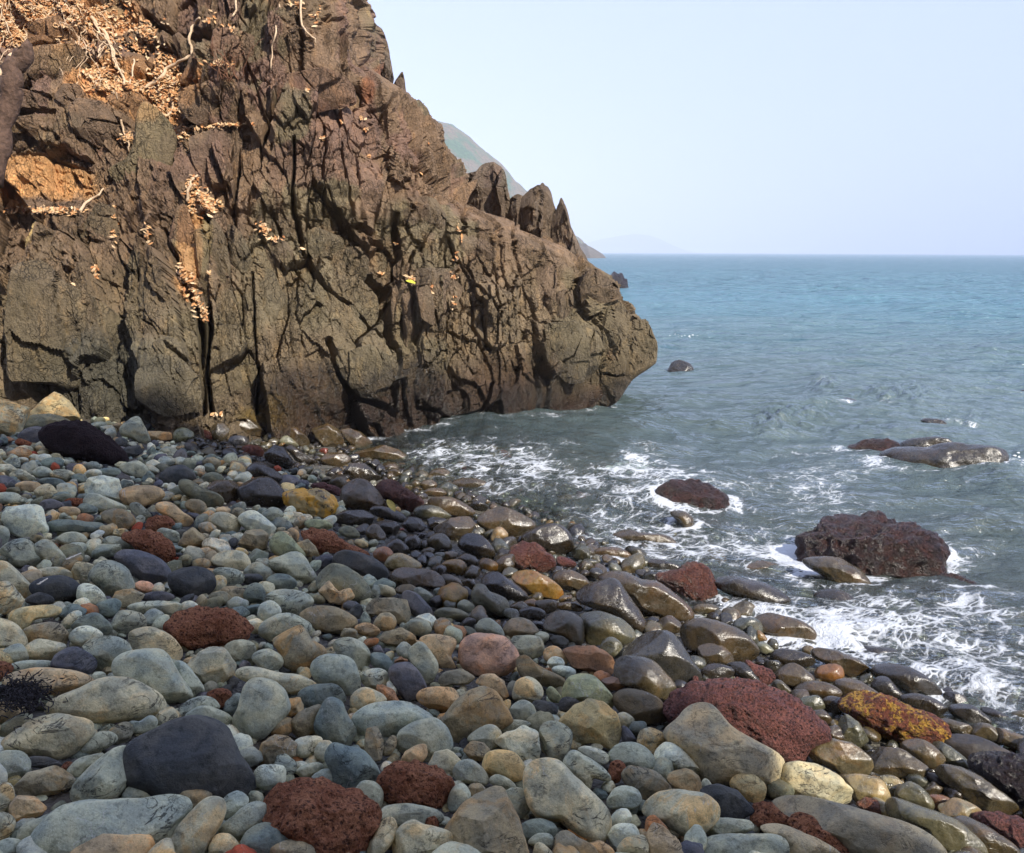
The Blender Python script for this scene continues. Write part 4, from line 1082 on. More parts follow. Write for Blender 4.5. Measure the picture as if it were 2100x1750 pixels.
def build_cliff():
    NR, NC, NW = 600, 820, 70
    zr = np.linspace(-.5, 6.7, NR)
    xo = x_out(zr) + .0
    XL = -8.6
    Rr = .75
    t = np.linspace(0, 1, NC)
    t = 1-(1-t)**1.0
    x = XL + (xo[:, None]-Rr-XL)*t[None, :]
    Z = np.repeat(zr[:, None], NC, 1)
    y = yb_base(x) + lean(x)*np.maximum(Z, 0)
    # wrap round the end of the headland
    th = np.linspace(0, math.pi/2, NW//2+1)[1:]
    yl = y[:, -1:]
    xw = (xo-Rr)[:, None] + Rr*np.sin(th)[None, :]; yw = yl + Rr*(1-np.cos(th))[None, :]*1.1
    k = np.linspace(0, 1, NW//2+1)[1:]
    xb = xo[:, None] - 1.6*k[None, :]**1.4; yb = yw[:, -1:] + 5.5*k[None, :]
    x = np.concatenate([x, xw, xb], 1); y = np.concatenate([y, yw, yb], 1)
    Z = np.repeat(zr[:, None], x.shape[1], 1)
    P0 = np.stack([x, y, Z], -1)
    du = np.gradient(P0, axis=1); dv = np.gradient(P0, axis=0)
    N = np.cross(du, dv); N /= np.linalg.norm(N, axis=-1)[..., None] + 1e-9
    kz = np.ones(9)/9
    # smooth normals along the rows' direction so the stepped outline does not fold
    for hw in (24, 16):
        Np = np.pad(N, ((hw, hw), (0, 0), (0, 0)), 'edge'); cs = np.cumsum(Np, 0); N = (cs[2*hw:]-np.concatenate([np.zeros((1,)+cs.shape[1:]), cs[:-2*hw-1]], 0))[:N.shape[0]]
        N /= np.linalg.norm(N, axis=-1)[..., None] + 1e-9
    N /= np.linalg.norm(N, axis=-1)[..., None] + 1e-9
    arc = np.concatenate([np.zeros((NR, 1)), np.cumsum(np.linalg.norm(np.diff(P0, axis=1), axis=-1), 1)], 1)
    u = x + .9*np.maximum(y - (yb_base(x) + lean(x)*np.maximum(Z, 0)), 0)
    v = Z
    X, Y, _ = proj(P0)
    sm = np.zeros_like(X)
    for cx, cy, rx, ry in SMOOTHZ: sm = np.maximum(sm, sstep(1.1, .6, ridx((X,Y), cx, cy, rx, ry)))
    fr, crk = fracture(u, v, None, sm)
    d = fr
    Xd = X + 7*fbm(u*2.2, v*2.2, u*0, 3, 91); Yd = Y + 7*fbm(u*2.2, v*2.2, u*0+9, 3, 92)
    front = 1.0*(np.arange(x.shape[1])[None, :] < NC+NW//2)
    for cx, cy, rx, ry, amp in BULGE:
        r = ridx((Xd, Yd), cx, cy, rx, ry); d = d + front*amp*.6*np.sqrt(np.clip(1-r*r, 0, 1))
    for pts, hw, dep in CLEFT:
        m = np.full(X.shape, 1e3)
        for a, b in zip(pts[:-1], pts[1:]): m = np.minimum(m, seg_d(Xd, Yd, a, b))
        g = sstep(hw*.95, hw*.3, m)
        d = d - front*g*dep*.75; crk = np.maximum(crk, g*.6)
    # undercut just above the sea on the headland
    d = d - .25*sstep(.55, .1, Z)*sstep(820, 1150, X)*front
    # where the end of the headland steps back quickly, calm the relief so ledges stay whole
    steep = np.abs(np.gradient(xo, zr)); kk = np.exp(-.5*(np.arange(-20, 21)/8.0)**2); kk /= kk.sum()
    steep = np.convolve(np.pad(steep, 20, 'edge'), kk, 'valid')
    d = d*(1 - .72*(sstep(.45, 1.5, steep)[:, None]*sstep(1.3, .35, (xo-Rr)[:, None]-x)))
    P = P0 + N*d[..., None]
    P[..., 0] += .0
    V = P.reshape(-1, 3)
    R, C = x.shape
    idx = np.arange(R*C).reshape(R, C)
    F = np.stack([idx[:-1, :-1], idx[:-1, 1:], idx[1:, 1:], idx[1:, :-1]], -1).reshape(-1, 4)
    # drop what is far outside the frame on the left
    col = cliff_color(X, Y, Z, u, v)
    col = col*(1-.45*sstep(.3, 1, crk)[..., None]*0)
    wet = cliff_wet(X, Y, Z, u, v)
    prm = np.stack([wet, wet*0, wet*0, wet*0], -1).reshape(-1, 4)
    o = mesh_obj('cliff', V, F, M_CLF, smooth=False, attrs={'col': col.reshape(-1, 3), 'prm': prm})
    tag(o, 'tall fractured brown basalt cliff ending in a rounded nose over the sea', kind='structure')
    return o, V

cliff, CV = build_cliff()
# depth of the cliff as a lookup over picture units
gx, gy, gz = proj(CV)
DB = np.full((460, 560), 1e9)
ii = np.clip(((gy+40)/2).astype(int), 0, 459); jj = np.clip(((gx+40)/2.6).astype(int), 0, 559)
ok = (gy > -40) & (gy < 878) & (gx > -40) & (gx < 1410) & (gz > 1)
np.minimum.at(DB, (ii[ok], jj[ok]), gz[ok])
for _ in range(3):
    Q = np.pad(DB, 1, mode='edge'); mn = np.minimum.reduce([Q[1:-1, :-2], Q[1:-1, 2:], Q[:-2, 1:-1], Q[2:, 1:-1]])
    DB = np.where(DB > 1e8, mn, DB)
def cdepth(X, Y):
    i = int(np.clip((Y+40)/2, 0, 459)); j = int(np.clip((X+40)/2.6, 0, 559))
    return DB[i, j]

BC = {'U': srgb(130,110,92), 'O': srgb(142,118,84), 'G': srgb(134,128,98), 'P': srgb(140,108,90), 'L': srgb(118,108,86)}
def rock_child(pts, name, colr, dist, depth, level, seed, rough=.08, nplanes=4, ang=True, frac=.5, embed=0.0):
    W, F, ctr, rad, c, A = body(pts, dist, level, ang, rough, depth, nplanes, seed, exps=(.75, .8))
    fr, crk = fracture(W[:, 0], W[:, 2], None, 0)
    w = (CP-ctr); w /= np.linalg.norm(w)
    lim = min(rad[0], rad[1])
    # break the faces up a little more
    W = W + w*(np.clip(fr, -.1, .1)*frac)[:, None]
    X, Y, _ = proj(W)
    u, v = W[:, 0], W[:, 2]
    n = fbm(u*2, v*2, u*0, 3, seed % 50)
    col = colr*(1+.18*n[:, None]); base = cliff_color(X, Y, W[:, 2], u, v)
    col = col*.55 + base*.45
    wet = cliff_wet(X, Y, W[:, 2], u, v)
    prm = np.stack([wet, wet*0, wet*0, wet*0], -1)
    o = mesh_obj(name, W, F, M_CLF, cliff, smooth=False, attrs={'col': np.clip(col, 0, 1), 'prm': prm})
    return o

for i, s in enumerate(parse(BLOCKS)):
    c, A = poly_centroid(s['pts'])
    r = math.sqrt(A/math.pi)
    ds = [cdepth(c[0]+a*r*.5, c[1]+b*r*.5) for a in (-1, 0, 1) for b in (-1, 0, 1)]
    ds = [q for q in ds if q < 1e8]
    if not ds: continue
    dist = float(np.median(ds)) + .02
    rock_child(s['pts'], 'rock_block', BC[s['ty']], dist, .34 if r > 50 else .5, 5 if r > 42 else 4, 300+i, rough=.045, nplanes=8, frac=.45)
SPIRES = [([(745,150),(748,108),(757,96),(765,72),(780,67),(790,75),(800,120),(806,170),(812,230),(750,230)], 12.6), ([(808,178),(822,156),(828,147),(833,188),(840,230),(806,228)], 12.4),
 ([(940,430),(946,375),(962,361),(978,362),(990,345),(1010,341),(1028,350),(1036,366),(1042,400),(1052,440),(1050,520),(950,520)], 12.2), ([(1040,440),(1046,410),(1062,402),(1082,408),(1090,430),(1092,480),(1045,480)], 12.0),
 ([(1052,440),(1075,412),(1092,396),(1103,388),(1112,379),(1125,395),(1137,432),(1146,470),(1150,560),(1060,560)], 12.0), ([(1132,450),(1140,436),(1150,409),(1162,430),(1166,460),(1184,500),(1200,532),(1205,600),(1140,590)], 11.9),
 ([(880,240),(905,262),(909,276),(902,290),(906,316),(870,330),(850,280)], 12.3)]
SPIRES += [([(1099,412),(1105,391),(1112,374),(1121,392),(1131,422),(1126,452),(1098,450)], 11.95), ([(1142,434),(1150,404),(1158,422),(1165,452),(1152,474),(1140,462)], 11.85), ([(757,100),(762,80),(768,66),(780,66),(790,76),(797,110),(800,145),(772,152),(758,130)], 12.5),
 ([(998,362),(1004,344),(1014,338),(1026,346),(1034,364),(1037,396),(1010,410),(996,392)], 12.1), ([(1160,470),(1168,462),(1180,488),(1192,512),(1196,540),(1170,530)], 11.9), ([(858,205),(866,212),(880,236),(890,262),(872,280),(856,240)], 12.4), ([(900,322),(920,318),(936,324),(944,350),(952,392),(925,400),(902,360)], 12.2)]
for i, (p, dist) in enumerate(SPIRES):
    rock_child(np.array(p, float), 'spire', srgb(118,108,96), dist, .9, 5, 500+i, rough=.07, nplanes=7, frac=1.3)

# ---- ground under the stones
def build_ground():
    xs = np.concatenate([np.linspace(-60, -11, 8), np.linspace(-10, 8, 230), np.linspace(9, 60, 8)])
    ys = np.concatenate([np.linspace(-40, 0, 8), np.linspace(.5, 14, 170), np.linspace(15, 60, 8)])
    x, y = np.meshgrid(xs, ys)
    z = ground(x, y) - .03 + .02*fbm(x*3, y*3, x*0, 3, 3)
    z = np.maximum(z, -3.0)
    R, C = x.shape; idx = np.arange(R*C).reshape(R, C)
    F = np.stack([idx[:-1, :-1], idx[:-1, 1:], idx[1:, 1:], idx[1:, :-1]], -1).reshape(-1, 4)
    m, nt, out = new_mat('beach_grit'); b = NB(nt)
    p = b.pos(); n = b.noise(p, 40, 5, .7); vv = b.voro(p, 45)
    c = b.mix(b.ramp(n, .35, .65), (.035, .032, .026), (.14, .13, .105))
    c = b.mix(b.ramp(b.noise(p, 2, 3), .5, .7), c, (.07, .05, .028))
    b.link(b.principled(c, .7, b.bump(vv, 1.0, .02)), out.inputs['Surface'])
    o = mesh_obj('ground', np.stack([x, y, z], -1).reshape(-1, 3), F, m)
    tag(o, kind='structure')
build_ground()

# ================================================================= STONES
WB = np.array([1.62, 1.57, 1.43])
WBD = np.array([1.14, 1.20, 1.12])
def wet_for(ty, ctr):
    base = float(beach_wet(np.array([ctr[0]]), np.array([ctr[1]]), 0)[0])
    if ty in ('k', 'W', 'W2', 'Y2', 'R2', 'R4', 'B', 'B2', 'B3', 'k4'): return max(base, .9)
    if ty in ('V', 'r2', 'YR', 'k2'): return .5
    return base

st = parse(STONES)
placed = []
for i, s in enumerate(st):
    c, A = poly_centroid(s['pts'])
    hh = (s['pts'][:, 1].max()-s['pts'][:, 1].min())/2
    t, d = hit_ground(c[0], c[1], 0.05)
    dep = math.asin(-d[2]/np.linalg.norm(d))
    hz = .62*hh*t/FPX*math.cos(dep)
    t, d = hit_ground(c[0], c[1], hz)
    s.update(c=c, A=A, r=math.sqrt(A/math.pi), t=t, idx=i)
st.sort(key=lambda s: -s['A'])

def stone_arrays(s, level):
    red = s['ty'] in VOLC
    rough = .06 if red else (.06 if s['ang'] else .038)
    if s['ty'] in ('m', 'k3', 'o2'): rough = .06
    W, F, ctr, rad, c, A = body(s['pts'], s['t'], level, s['ang'], rough, s.get('depth', .82), 7 if s['ang'] else (3 if red else 5), 1000+s['idx'])
    s['ctr'] = ctr; s['rad'] = rad
    wet = wet_for(s['ty'], ctr)
    base, stain, crack = TY.get(s['ty'], (np.array([.3, .3, .3]), .5, .5))
    base = base*(WBD if s['ty'] in ('b', 'c', 'bg') else WB if s['ty'] not in ('o', 'W', 'W2', 'Y2', 'k', 'k2', 'k4') else np.array([1.08, 1.03, 1.0]))
    j = np.random.default_rng(s['idx']).uniform(-1, 1, 4)
    col = base*(1+.13*j[0])*np.array([1+.04*j[1], 1, 1-.05*j[1]])
    prm = np.array([wet, stain*(.6+.4*j[2]), crack, (j[3]+1)/2])
    return W, F, col, prm

indiv, extra = [], []
nst = 0
for s in st:
    if s['ty'] in VOLC: indiv.append(s)
    elif nst < 290: indiv.append(s); nst += 1
    else: extra.append(s)
for s in indiv:
    lv = 5 if s['r'] > 75 else (4 if s['r'] > 24 else 3)
    W, F, col, prm = stone_arrays(s, lv)
    if s['ty'] in VOLC and s['r'] > 14:      # pits and knobs of volcanic rock as real relief
        nn = W - s['ctr']; nn /= np.linalg.norm(nn, axis=1)[:, None]
        f = 26.0
        W = W + nn*(.011*fbm(W[:, 0]*f, W[:, 1]*f, W[:, 2]*f, 3, 77) - .006*sstep(.15, .6, vnoise(W[:, 0]*70, W[:, 1]*70, W[:, 2]*70, 9)))[:, None]*min(1, s['r']*s['t']/FPX/.08)
    o = mesh_obj('red_stone' if s['ty'] in VOLC and s['ty'] != 'Y' else 'stone', W, F, VOLC.get(s['ty'], M_COB), attrs={'col': col, 'prm': prm})
    recentre(o); s['obj'] = o

# ---- labels that single each stone out
def direction(a, b):
    dx, dy = a['c']-b['c']
    ang = math.degrees(math.atan2(-dy, dx)) % 360
    names = ['right of', 'above and right of', 'above', 'above and left of', 'left of', 'below and left of', 'below', 'below and right of']
    return names[int(((ang+22.5) % 360)//45)]
def size_word(s):
    r = s['r']
    return 'big' if r > 45 else ('medium' if r > 26 else ('small' if r > 15 else 'tiny'))
def shape_word(s):
    p = s['pts']-s['c']; w = p[:, 0].max()-p[:, 0].min(); h = p[:, 1].max()-p[:, 1].min()
    e = np.linalg.eigvalsh(np.cov(p.T)); k = math.sqrt(e[1]/e[0])
    if s['ang']: return 'angular'
    if k > 2.0: return 'long'
    if h > w*1.2: return 'upright'
    if k < 1.2: return 'round'
    return 'oval'
def short(ph):
    for cut in (' with ', ' at the ', ' of the ', ' against ', ' behind ', ' beside ', ' like ', ' lying ', ' leaning ', ' standing ', ' sloping ', ' crusted ', ', ', ' in the ', ' washed ', ' shaped ', ' resting ', ' cut ', ' tapering ', ' on the '):
        k = ph.find(cut)
        if k > 12: ph = ph[:k]
    return ph
marks = [s for s in st if s['ph']]
used = set()
for s in marks: used.add(s['ph'])
for s in indiv:
    if s['ph']: lab = s['ph'] if len(s['ph'].split()) > 3 else s['ph'] + ' ' + direction(s, sorted([m for m in marks if m is not s], key=lambda m: np.linalg.norm(m['c']-s['c']))[0]) + ' the ' + short(sorted([m for m in marks if m is not s], key=lambda m: np.linalg.norm(m['c']-s['c']))[0]['ph'])
    else:
        nm = NAMES[s['ty']]
        near = sorted(marks, key=lambda m: np.linalg.norm(m['c']-s['c']))[:7]
        head = f"{size_word(s)} {shape_word(s)} {nm[0]} {nm[1]}"
        cand = [f"{head} {direction(s, m)} the {short(m['ph'])}" for m in near[:2]]
        cand += [f"{head} {direction(s, near[0])} the {short(near[0]['ph'])}, {direction(s, m)} the {short(m['ph'])}" for m in near[1:]]
        lab = next((q for q in cand if q not in used and len(q.split()) <= 16), None)
        if lab is None:
            for adj in ('smooth', 'plain', 'half-hidden', 'worn', 'blunt', 'dusty', 'low'):
                q = f"{adj} {cand[0]}"
                if q not in used: lab = q; break
        used.add(lab)
    red = s['ty'] in VOLC and s['ty'] != 'Y'
    tag(s['obj'], lab, 'volcanic stone' if red else 'stone', 'red volcanic stones among the cobbles' if red else 'larger stones of the cobble beach')

# ---- filling cobbles: everything between the traced stones, one mass
mask = np.zeros((1000, 1200), bool)      # picture units / 2, offset 100
def fill_mask(p):
    q = (p+[100, 0])/2
    x0, x1 = int(max(q[:, 0].min(), 0)), int(min(q[:, 0].max()+1, 1199)); y0, y1 = int(max(q[:, 1].min(), 0)), int(min(q[:, 1].max()+1, 999))
    if x1 <= x0 or y1 <= y0: return
    X, Y = np.meshgrid(np.arange(x0, x1+1), np.arange(y0, y1+1))
    ins = np.zeros(X.shape, bool); n = len(q)
    for i in range(n):
        ax, ay = q[i]; bx, by = q[(i+1) % n]
        cnd = ((ay > Y) != (by > Y))
        with np.errstate(divide='ignore', invalid='ignore'):
            xx = (bx-ax)*(Y-ay)/(by-ay+1e-12)+ax
        ins ^= cnd & (X < xx)
    mask[y0:y1+1, x0:x1+1] |= ins
for s in st: fill_mask(s['pts'])
def in_mask(X, Y):
    i = int(Y/2); j = int((X+100)/2)
    return 0 <= i < 1000 and 0 <= j < 1200 and mask[i, j]

# base shapes for the small ones
def make_shape(level, seed, ang):
    rs = np.random.default_rng(seed); V, F = ico(level); q = V.copy()
    sc = np.array([1, rs.uniform(.62, .95), rs.uniform(.45, .75)])
    for j in range(rs.integers(3, 7) if not ang else rs.integers(6, 10)):
        nn = rs.normal(size=3); nn /= np.linalg.norm(nn); o = rs.uniform(.62, .85) if ang else rs.uniform(.74, .94)
        dd = q @ nn - o; q = q - np.where(dd > 0, dd*(.95 if ang else .75), 0)[:, None]*nn
    q = q*(1+.15*fbm(q[:, 0]*1.3+seed, q[:, 1]*1.3, q[:, 2]*1.3, 2, seed))[:, None]
    return q*sc, F
SHP = {lv: [make_shape(lv, 40+k, k % 2 == 0) for k in range(26)] for lv in (1, 2, 3)}

cellsz = .10
hashd = {}
fillers = []
def try_place(x, y, r, zoff, gap):
    ci, cj = int(math.floor(x/cellsz)), int(math.floor(y/cellsz)); n = int(math.ceil((r+.12)/cellsz))
    for a in range(-n, n+1):
        for b in range(-n, n+1):
            for (px, py, pr) in hashd.get((ci+a, cj+b), ()):
                if (px-x)**2 + (py-y)**2 < (gap*(pr+r))**2: return False
    return True
def add_fill(x, y, r, z):
    hashd.setdefault((int(math.floor(x/cellsz)), int(math.floor(y/cellsz))), []).append((x, y, r))
    fillers.append((x, y, z, r))
rnd = random.Random(5)
for (rlo, rhi, N, gap, under) in ((.055, .095, 7000, .80, .5), (.035, .055, 16000, .74, .45), (.020, .034, 26000, .66, .2)):
    for _ in range(N):
        y = 1.4 + 9.4*rnd.random()**(1.25 if rlo > .03 else 1.7)
        xm = .64*y + .5
        x = rnd.uniform(-xm, xm)
        d = (x-SH0[0])*SHN[0] + (y-SH0[1])*SHN[1]
        if d < -1.9: continue
        if y > float(yb_base(x)) + .2: continue
        r = rnd.uniform(rlo, rhi)*(1 if y < 6 else .85)
        g = float(ground(x, y)); z = g + r*.25 - (.03 if rlo < .03 else 0)
        if d < -.1: z -= .03
        if d < -.2 and (rlo < .05 and rnd.random() < .6): continue
        X, Y, dz = proj(np.array([x, y, z])); X = float(X); Y = float(Y)
        if X < -60 or X > 2160 or Y > 1800: continue
        rp = r*FPX/float(dz)
        f = .62 if rlo > .05 else .45
        if rlo > .03:
            bad = sum(in_mask(X+rp*f*a, Y+rp*f*b) for a, b in ((0,0),(1,0),(-1,0),(0,1),(0,-1),(.7,.7),(-.7,.7),(.7,-.7),(-.7,-.7)))
            if bad > 1: continue
        else:
            if rp < 4.5: continue
            if in_mask(X, Y) : continue
        if try_place(x, y, r, 0, gap): add_fill(x, y, r, z)

PAL_DRY = [('g', 11), ('p', 4), ('w', 5), ('bg', 5), ('m', 4), ('t', 1), ('b', 2), ('c', 2), ('s2', 3), ('t3', 1), ('t2', 1)]
PAL_WET = [('W', 4), ('o', 4), ('k', 9), ('Y2', 1), ('s2', 5), ('bg', 2), ('k2', 3), ('g', 1)]
def pick(pal):
    t = rnd.uniform(0, sum(w for _, w in pal))
    for n, w in pal:
        t -= w
        if t <= 0: return n
    return pal[0][0]
VV, FF, CC, PP = [], [], [], []; off = 0
for (x, y, z, r) in fillers:
    dz = y
    rp = r*FPX/dz
    lv = 3 if rp > 24 else (2 if rp > 6 else 1)
    q, F = SHP[lv][rnd.randrange(26)]
    a = rnd.uniform(0, 2*math.pi); b = rnd.gauss(0, .35); c = rnd.gauss(0, .35)
    if rnd.random() < .18: b += rnd.uniform(.6, 1.3)
    Rz = np.array([[math.cos(a), -math.sin(a), 0], [math.sin(a), math.cos(a), 0], [0, 0, 1]])
    Rx = np.array([[1, 0, 0], [0, math.cos(b), -math.sin(b)], [0, math.sin(b), math.cos(b)]])
    Ry = np.array([[math.cos(c), 0, math.sin(c)], [0, 1, 0], [-math.sin(c), 0, math.cos(c)]])
    W = (q*r*1.14) @ (Rz @ Rx @ Ry).T + [x, y, z]
    wet = float(beach_wet(np.array([x]), np.array([y]), 0)[0])
    d = (x-SH0[0])*SHN[0] + (y-SH0[1])*SHN[1]
    ty = pick(PAL_WET if (wet > .5 or d < .9 + rnd.gauss(0, .35)) else PAL_DRY)
    if rnd.random() < .012: base, stn, crk = srgb(150, 72, 48), .3, .2
    else: base, stn, crk = TY[ty]
    base = base*1.0 if (crk == .2 and stn == .3 and base[0] > .25) else base*((WBD if ty in ('b', 'c', 'bg', 'k', 'k2') else WB) if wet < .5 else np.array([1.0, 1.0, 1.0]))
    j = 1 + rnd.uniform(-.2, .2)
    n = len(W)
    VV.append(W); FF.append(F+off); off += n
    CC.append(np.tile(base*j*np.array([1+rnd.uniform(-.05, .05), 1, 1+rnd.uniform(-.06, .06)]), (n, 1)))
    PP.append(np.tile([wet, stn, crk, rnd.random()], (n, 1)))
for s in extra:
    W, F, col, prm = stone_arrays(s, 3)
    n = len(W); VV.append(W); FF.append(F+off); off += n
    CC.append(np.tile(col, (n, 1))); PP.append(np.tile(prm, (n, 1)))
o = mesh_obj('small_cobbles', np.concatenate(VV), np.concatenate(FF), M_COB, attrs={'col': np.concatenate(CC), 'prm': np.concatenate(PP)})
tag(o, 'countless small mixed cobbles and pebbles filling the gaps between the bigger stones', 'cobbles', kind='stuff')
print('fillers', len(fillers), 'verts', off)

# ---- rocks standing in the sea
sea_rocks = parse(SEAROCKS)
SR = []
for i, s in enumerate(sea_rocks):
    p = s['pts']; c, A = poly_centroid(p)
    yb = p[:, 1].max(); yt = p[:, 1].min(); h = yb-yt
    d = ray(c[0], yb-.12*h); t0 = (0.0-CAM_H)/d[2]
    low = p[:, 1] > yt+.62*h
    p2 = p.copy(); p2[low, 1] += h*.55
    r = math.sqrt(A/math.pi)*t0/FPX
    s.update(c=c, A=A, r=math.sqrt(A/math.pi), idx=700+i)
    D = .8*r
    t = t0 + D*(.6 if h/(p[:, 0].max()-p[:, 0].min()) > .4 else .25)
    s['t'] = t; sp = dict(s); sp['pts'] = p2; sp['depth'] = .9
    rugged = s['ty'] in ('B', 'B2', 'B3', 'B4', 'R4')
    W, F, ctr, rad, _, _ = body(p2, t, 5 if s['r'] > 30 else 4, s['ang'] or s['ty'] in ('B', 'B4'), (.03 if s['ty'] == 'B' else .08) if s['ty'] in ('B', 'B2', 'B4') else .07, .9, 3 if s['ty'] in ('B', 'B4') else 2, 700+i)
    if rugged:
        nn = W-ctr; nn /= np.linalg.norm(nn, axis=1)[:, None]
        W = W + nn*(.026*fbm(W[:, 0]*8, W[:, 1]*8, W[:, 2]*8, 4, 5, .6))[:, None]*min(1.5, rad[0]/.35)
    W[:, 2] += .06 if s['ty'] in ('k4', 'B3') else .03
    base, stain, crack = TY.get(s['ty'], (np.array([.1, .1, .1]), .4, .5))
    o = mesh_obj('sea_rock', W, F, VOLC.get(s['ty'], M_COB), attrs={'col': base*1.1, 'prm': np.array([1.0, stain, crack, .1*i % 1])})
    recentre(o); tag(o, s['ph'], 'sea rock', 'rocks standing in the waves')
    SR.append((ctr[0], ctr[1], rad[0], rad[2]))

# ================================================================= SEA
FOAM = [(1390,690,60,12,.9),(1430,712,60,8,.5),(1690,820,26,20,1.2),(1850,850,70,22,.85),(1985,885,62,20,.85),(1590,895,26,16,1.1),(1290,965,36,14,1.0),(1120,940,70,14,.55),(920,948,120,16,.45),(960,985,90,14,.35),
 (2085,980,40,46,1.3),(1500,1010,210,60,.5),(1720,950,130,40,.5),(1750,1200,240,90,.62),(1900,1300,180,90,.45),(1250,1190,110,40,.7),(1300,1110,150,60,.55),(2000,1130,110,60,.45),(1230,850,40,10,.7),(1170,862,40,8,.7),
 (1000,885,110,7,.6),(1700,1010,120,50,.45),(1450,850,60,14,.3),(1920,1420,160,60,.5),(1780,800,160,14,.4),(1780,915,110,10,.6),(1590,1340,60,30,.6),(1480,1215,90,30,.6),(1700,1330,60,40,.6),(1100,1000,140,40,.5), (1380,930,120,20,.35), (1310,1000,90,26,.6)]
MOUND = [(1690,822,22,16,.16),(1852,850,50,16,.12),(1985,885,50,14,.10),(1590,893,40,14,.12),(1290,967,30,12,.08),(2085,975,40,30,.16),(1560,560,1,1,0),(1780,905,60,8,.05),(1400,690,60,10,.08),(1620,882,60,16,.12),(1880,835,90,16,.10)]
def build_sea():
    ang = np.concatenate([np.linspace(-60, -14, 30)[:-1], np.linspace(-14, 37, 640), np.linspace(37, 62, 16)[1:]])*math.pi/180
    rad = np.concatenate([np.geomspace(2.2, 22, 520)[:-1], np.geomspace(22, 120, 130)[:-1], np.geomspace(120, 9800, 60)])
    A, R = np.meshgrid(ang, rad)
    x = R*np.sin(A); y = R*np.cos(A)
    gsp = np.gradient(rad)[:, None]*np.ones_like(x)
    z = np.zeros_like(x)
    rs = np.random.default_rng(3)
    shx = shore(x, y)
    sh_att = np.clip((-shx+.35)/1.6, .12, 1)                    # waves fade out as the water thins
    wx = x + .25*fbm(x*.5, y*.5, x*0, 2, 5); wy = y + .25*fbm(x*.5, y*.5, x*0+3, 2, 6)
    for k in range(46):
        lam = .22*(1.105**k)
        if lam > 16: break
        th = rs.normal(-.35, .65) + math.pi*1.5         # running in from the open sea
        kx, ky = math.cos(th), math.sin(th)
        amp = .0078*lam**.70
        att = np.clip((lam/gsp-2.2)/2.5, 0, 1)*(np.minimum(1, sh_att if lam > .6 else 1))
        ph = 2*math.pi*(kx*wx+ky*wy)/lam + rs.uniform(0, 6.28)
        sN = np.sin(ph); z += amp*att*(sN + .35*np.abs(sN) if lam > .5 else sN)
    patch = .55 + .45*fbm(x*.12, y*.12, x*0, 2, 9)
    z *= np.where(R > 12, patch*.9+.25, 1)
    P0 = np.stack([x, y, x*0], -1); X, Y, _ = proj(P0)
    foam = .16*np.exp(-((-shx-.35)/1.1)**2) + .26*sstep(9.0, 1.0, -shx)*sstep(-2.5, 1.5, x) + .08*sstep(7.0, 1.0, -shx) + .02
    dcl = yb_base(x) + .0 - y
    foam += .5*np.exp(-(np.abs(dcl-.1)/.16)**2)*(x < 1.4)*(x > -3)
    nf = fbm(x*1.3, y*1.3, x*0, 3, 15)
    for cx, cy, rx, ry, a in FOAM: foam += a*.40*np.exp(-((X-cx)/rx)**2 - ((Y-cy)/ry)**2)
    for cx, cy, rx, rd in SR:
        q = np.hypot((x-cx)/(rx*1.12), (y-cy)/(rd*1.25)); foam += .45*np.exp(-((q-1)/.20)**2)
    foam = foam*(1+.55*nf)
    zz = fbm(x*9, y*9, x*0, 4, 18)
    for cx, cy, rx, ry, h in MOUND:
        g = np.exp(-((X-cx)/rx/1.5)**2 - ((Y-cy)/ry)**2); z += .5*h*g*(.8 + .5*zz)
        foam = foam
    z += .006*zz*np.clip(foam, 0, 1)*(R < 22)
    z += .030*np.exp(-((shx+.2)/.6)**2)*(.3+.5*nf)
    R_, C_ = x.shape; idx = np.arange(R_*C_).reshape(R_, C_)
    F = np.stack([idx[:-1, :-1], idx[:-1, 1:], idx[1:, 1:], idx[1:, :-1]], -1).reshape(-1, 4)
    keep = (shx.reshape(-1)[F].min(1) < 1.3)
    F = F[keep]
    depth = np.clip(-ground(x, y), 0, 3)
    prm = np.stack([np.clip(foam, 0, 1.6), depth, np.clip(R/60, 0, 1), x*0], -1).reshape(-1, 4)
    m, nt, out = new_mat('sea_water'); b = NB(nt)
    p = b.pos(); pa = b.attr('prm'); sp = b.node('ShaderNodeSeparateColor'); b.link(pa.outputs['Color'], sp.inputs[0])
    fo, de, fa = sp.outputs[0], sp.outputs[1], sp.outputs[2]
    # ripples, ever coarser towards the horizon
    # wave trains stretched along the crests
    rot = b.node('ShaderNodeVectorRotate'); rot.rotation_type = 'Z_AXIS'; rot.inputs['Angle'].default_value = .25; b.link(p, rot.inputs['Vector'])
    pv = b.vscale(rot.outputs[0], (1, 2.3, 1))
    r1 = b.noise(pv, 7.0, 4, .6); r2 = b.noise(pv, 1.3, 4, .6); r3 = b.noise(pv, .33, 4, .65); r4 = b.noise(pv, .07, 4, .65)
    nb = b.bump(r1, b.ramp(fa, .0, .5, .9, .3), .07)
    nb = b.bump(r2, b.ramp(fa, .04, .5, .35, 1.0), .40, nb)
    nb = b.bump(r3, b.ramp(fa, .3, 1.0, .0, 1.0), 1.2, nb)
    nb = b.bump(r4, b.ramp(fa, .7, 1.0, .0, .8), 3.5, nb)
    # body colour: grey-green in the shallows, blue-teal offshore
    body_c = b.mix(b.ramp(fa, .12, .75), (.125, .170, .170), (.085, .205, .240))
    body_c = b.mix(b.ramp(fa, .02, .16), (.110, .112, .080), body_c)
    body_c = b.mix(b.math('MULTIPLY', b.ramp(b.noise(pv, .5, 4, .65), .52, .72), b.ramp(fa, .1, .5)), body_c, (.040, .115, .15))
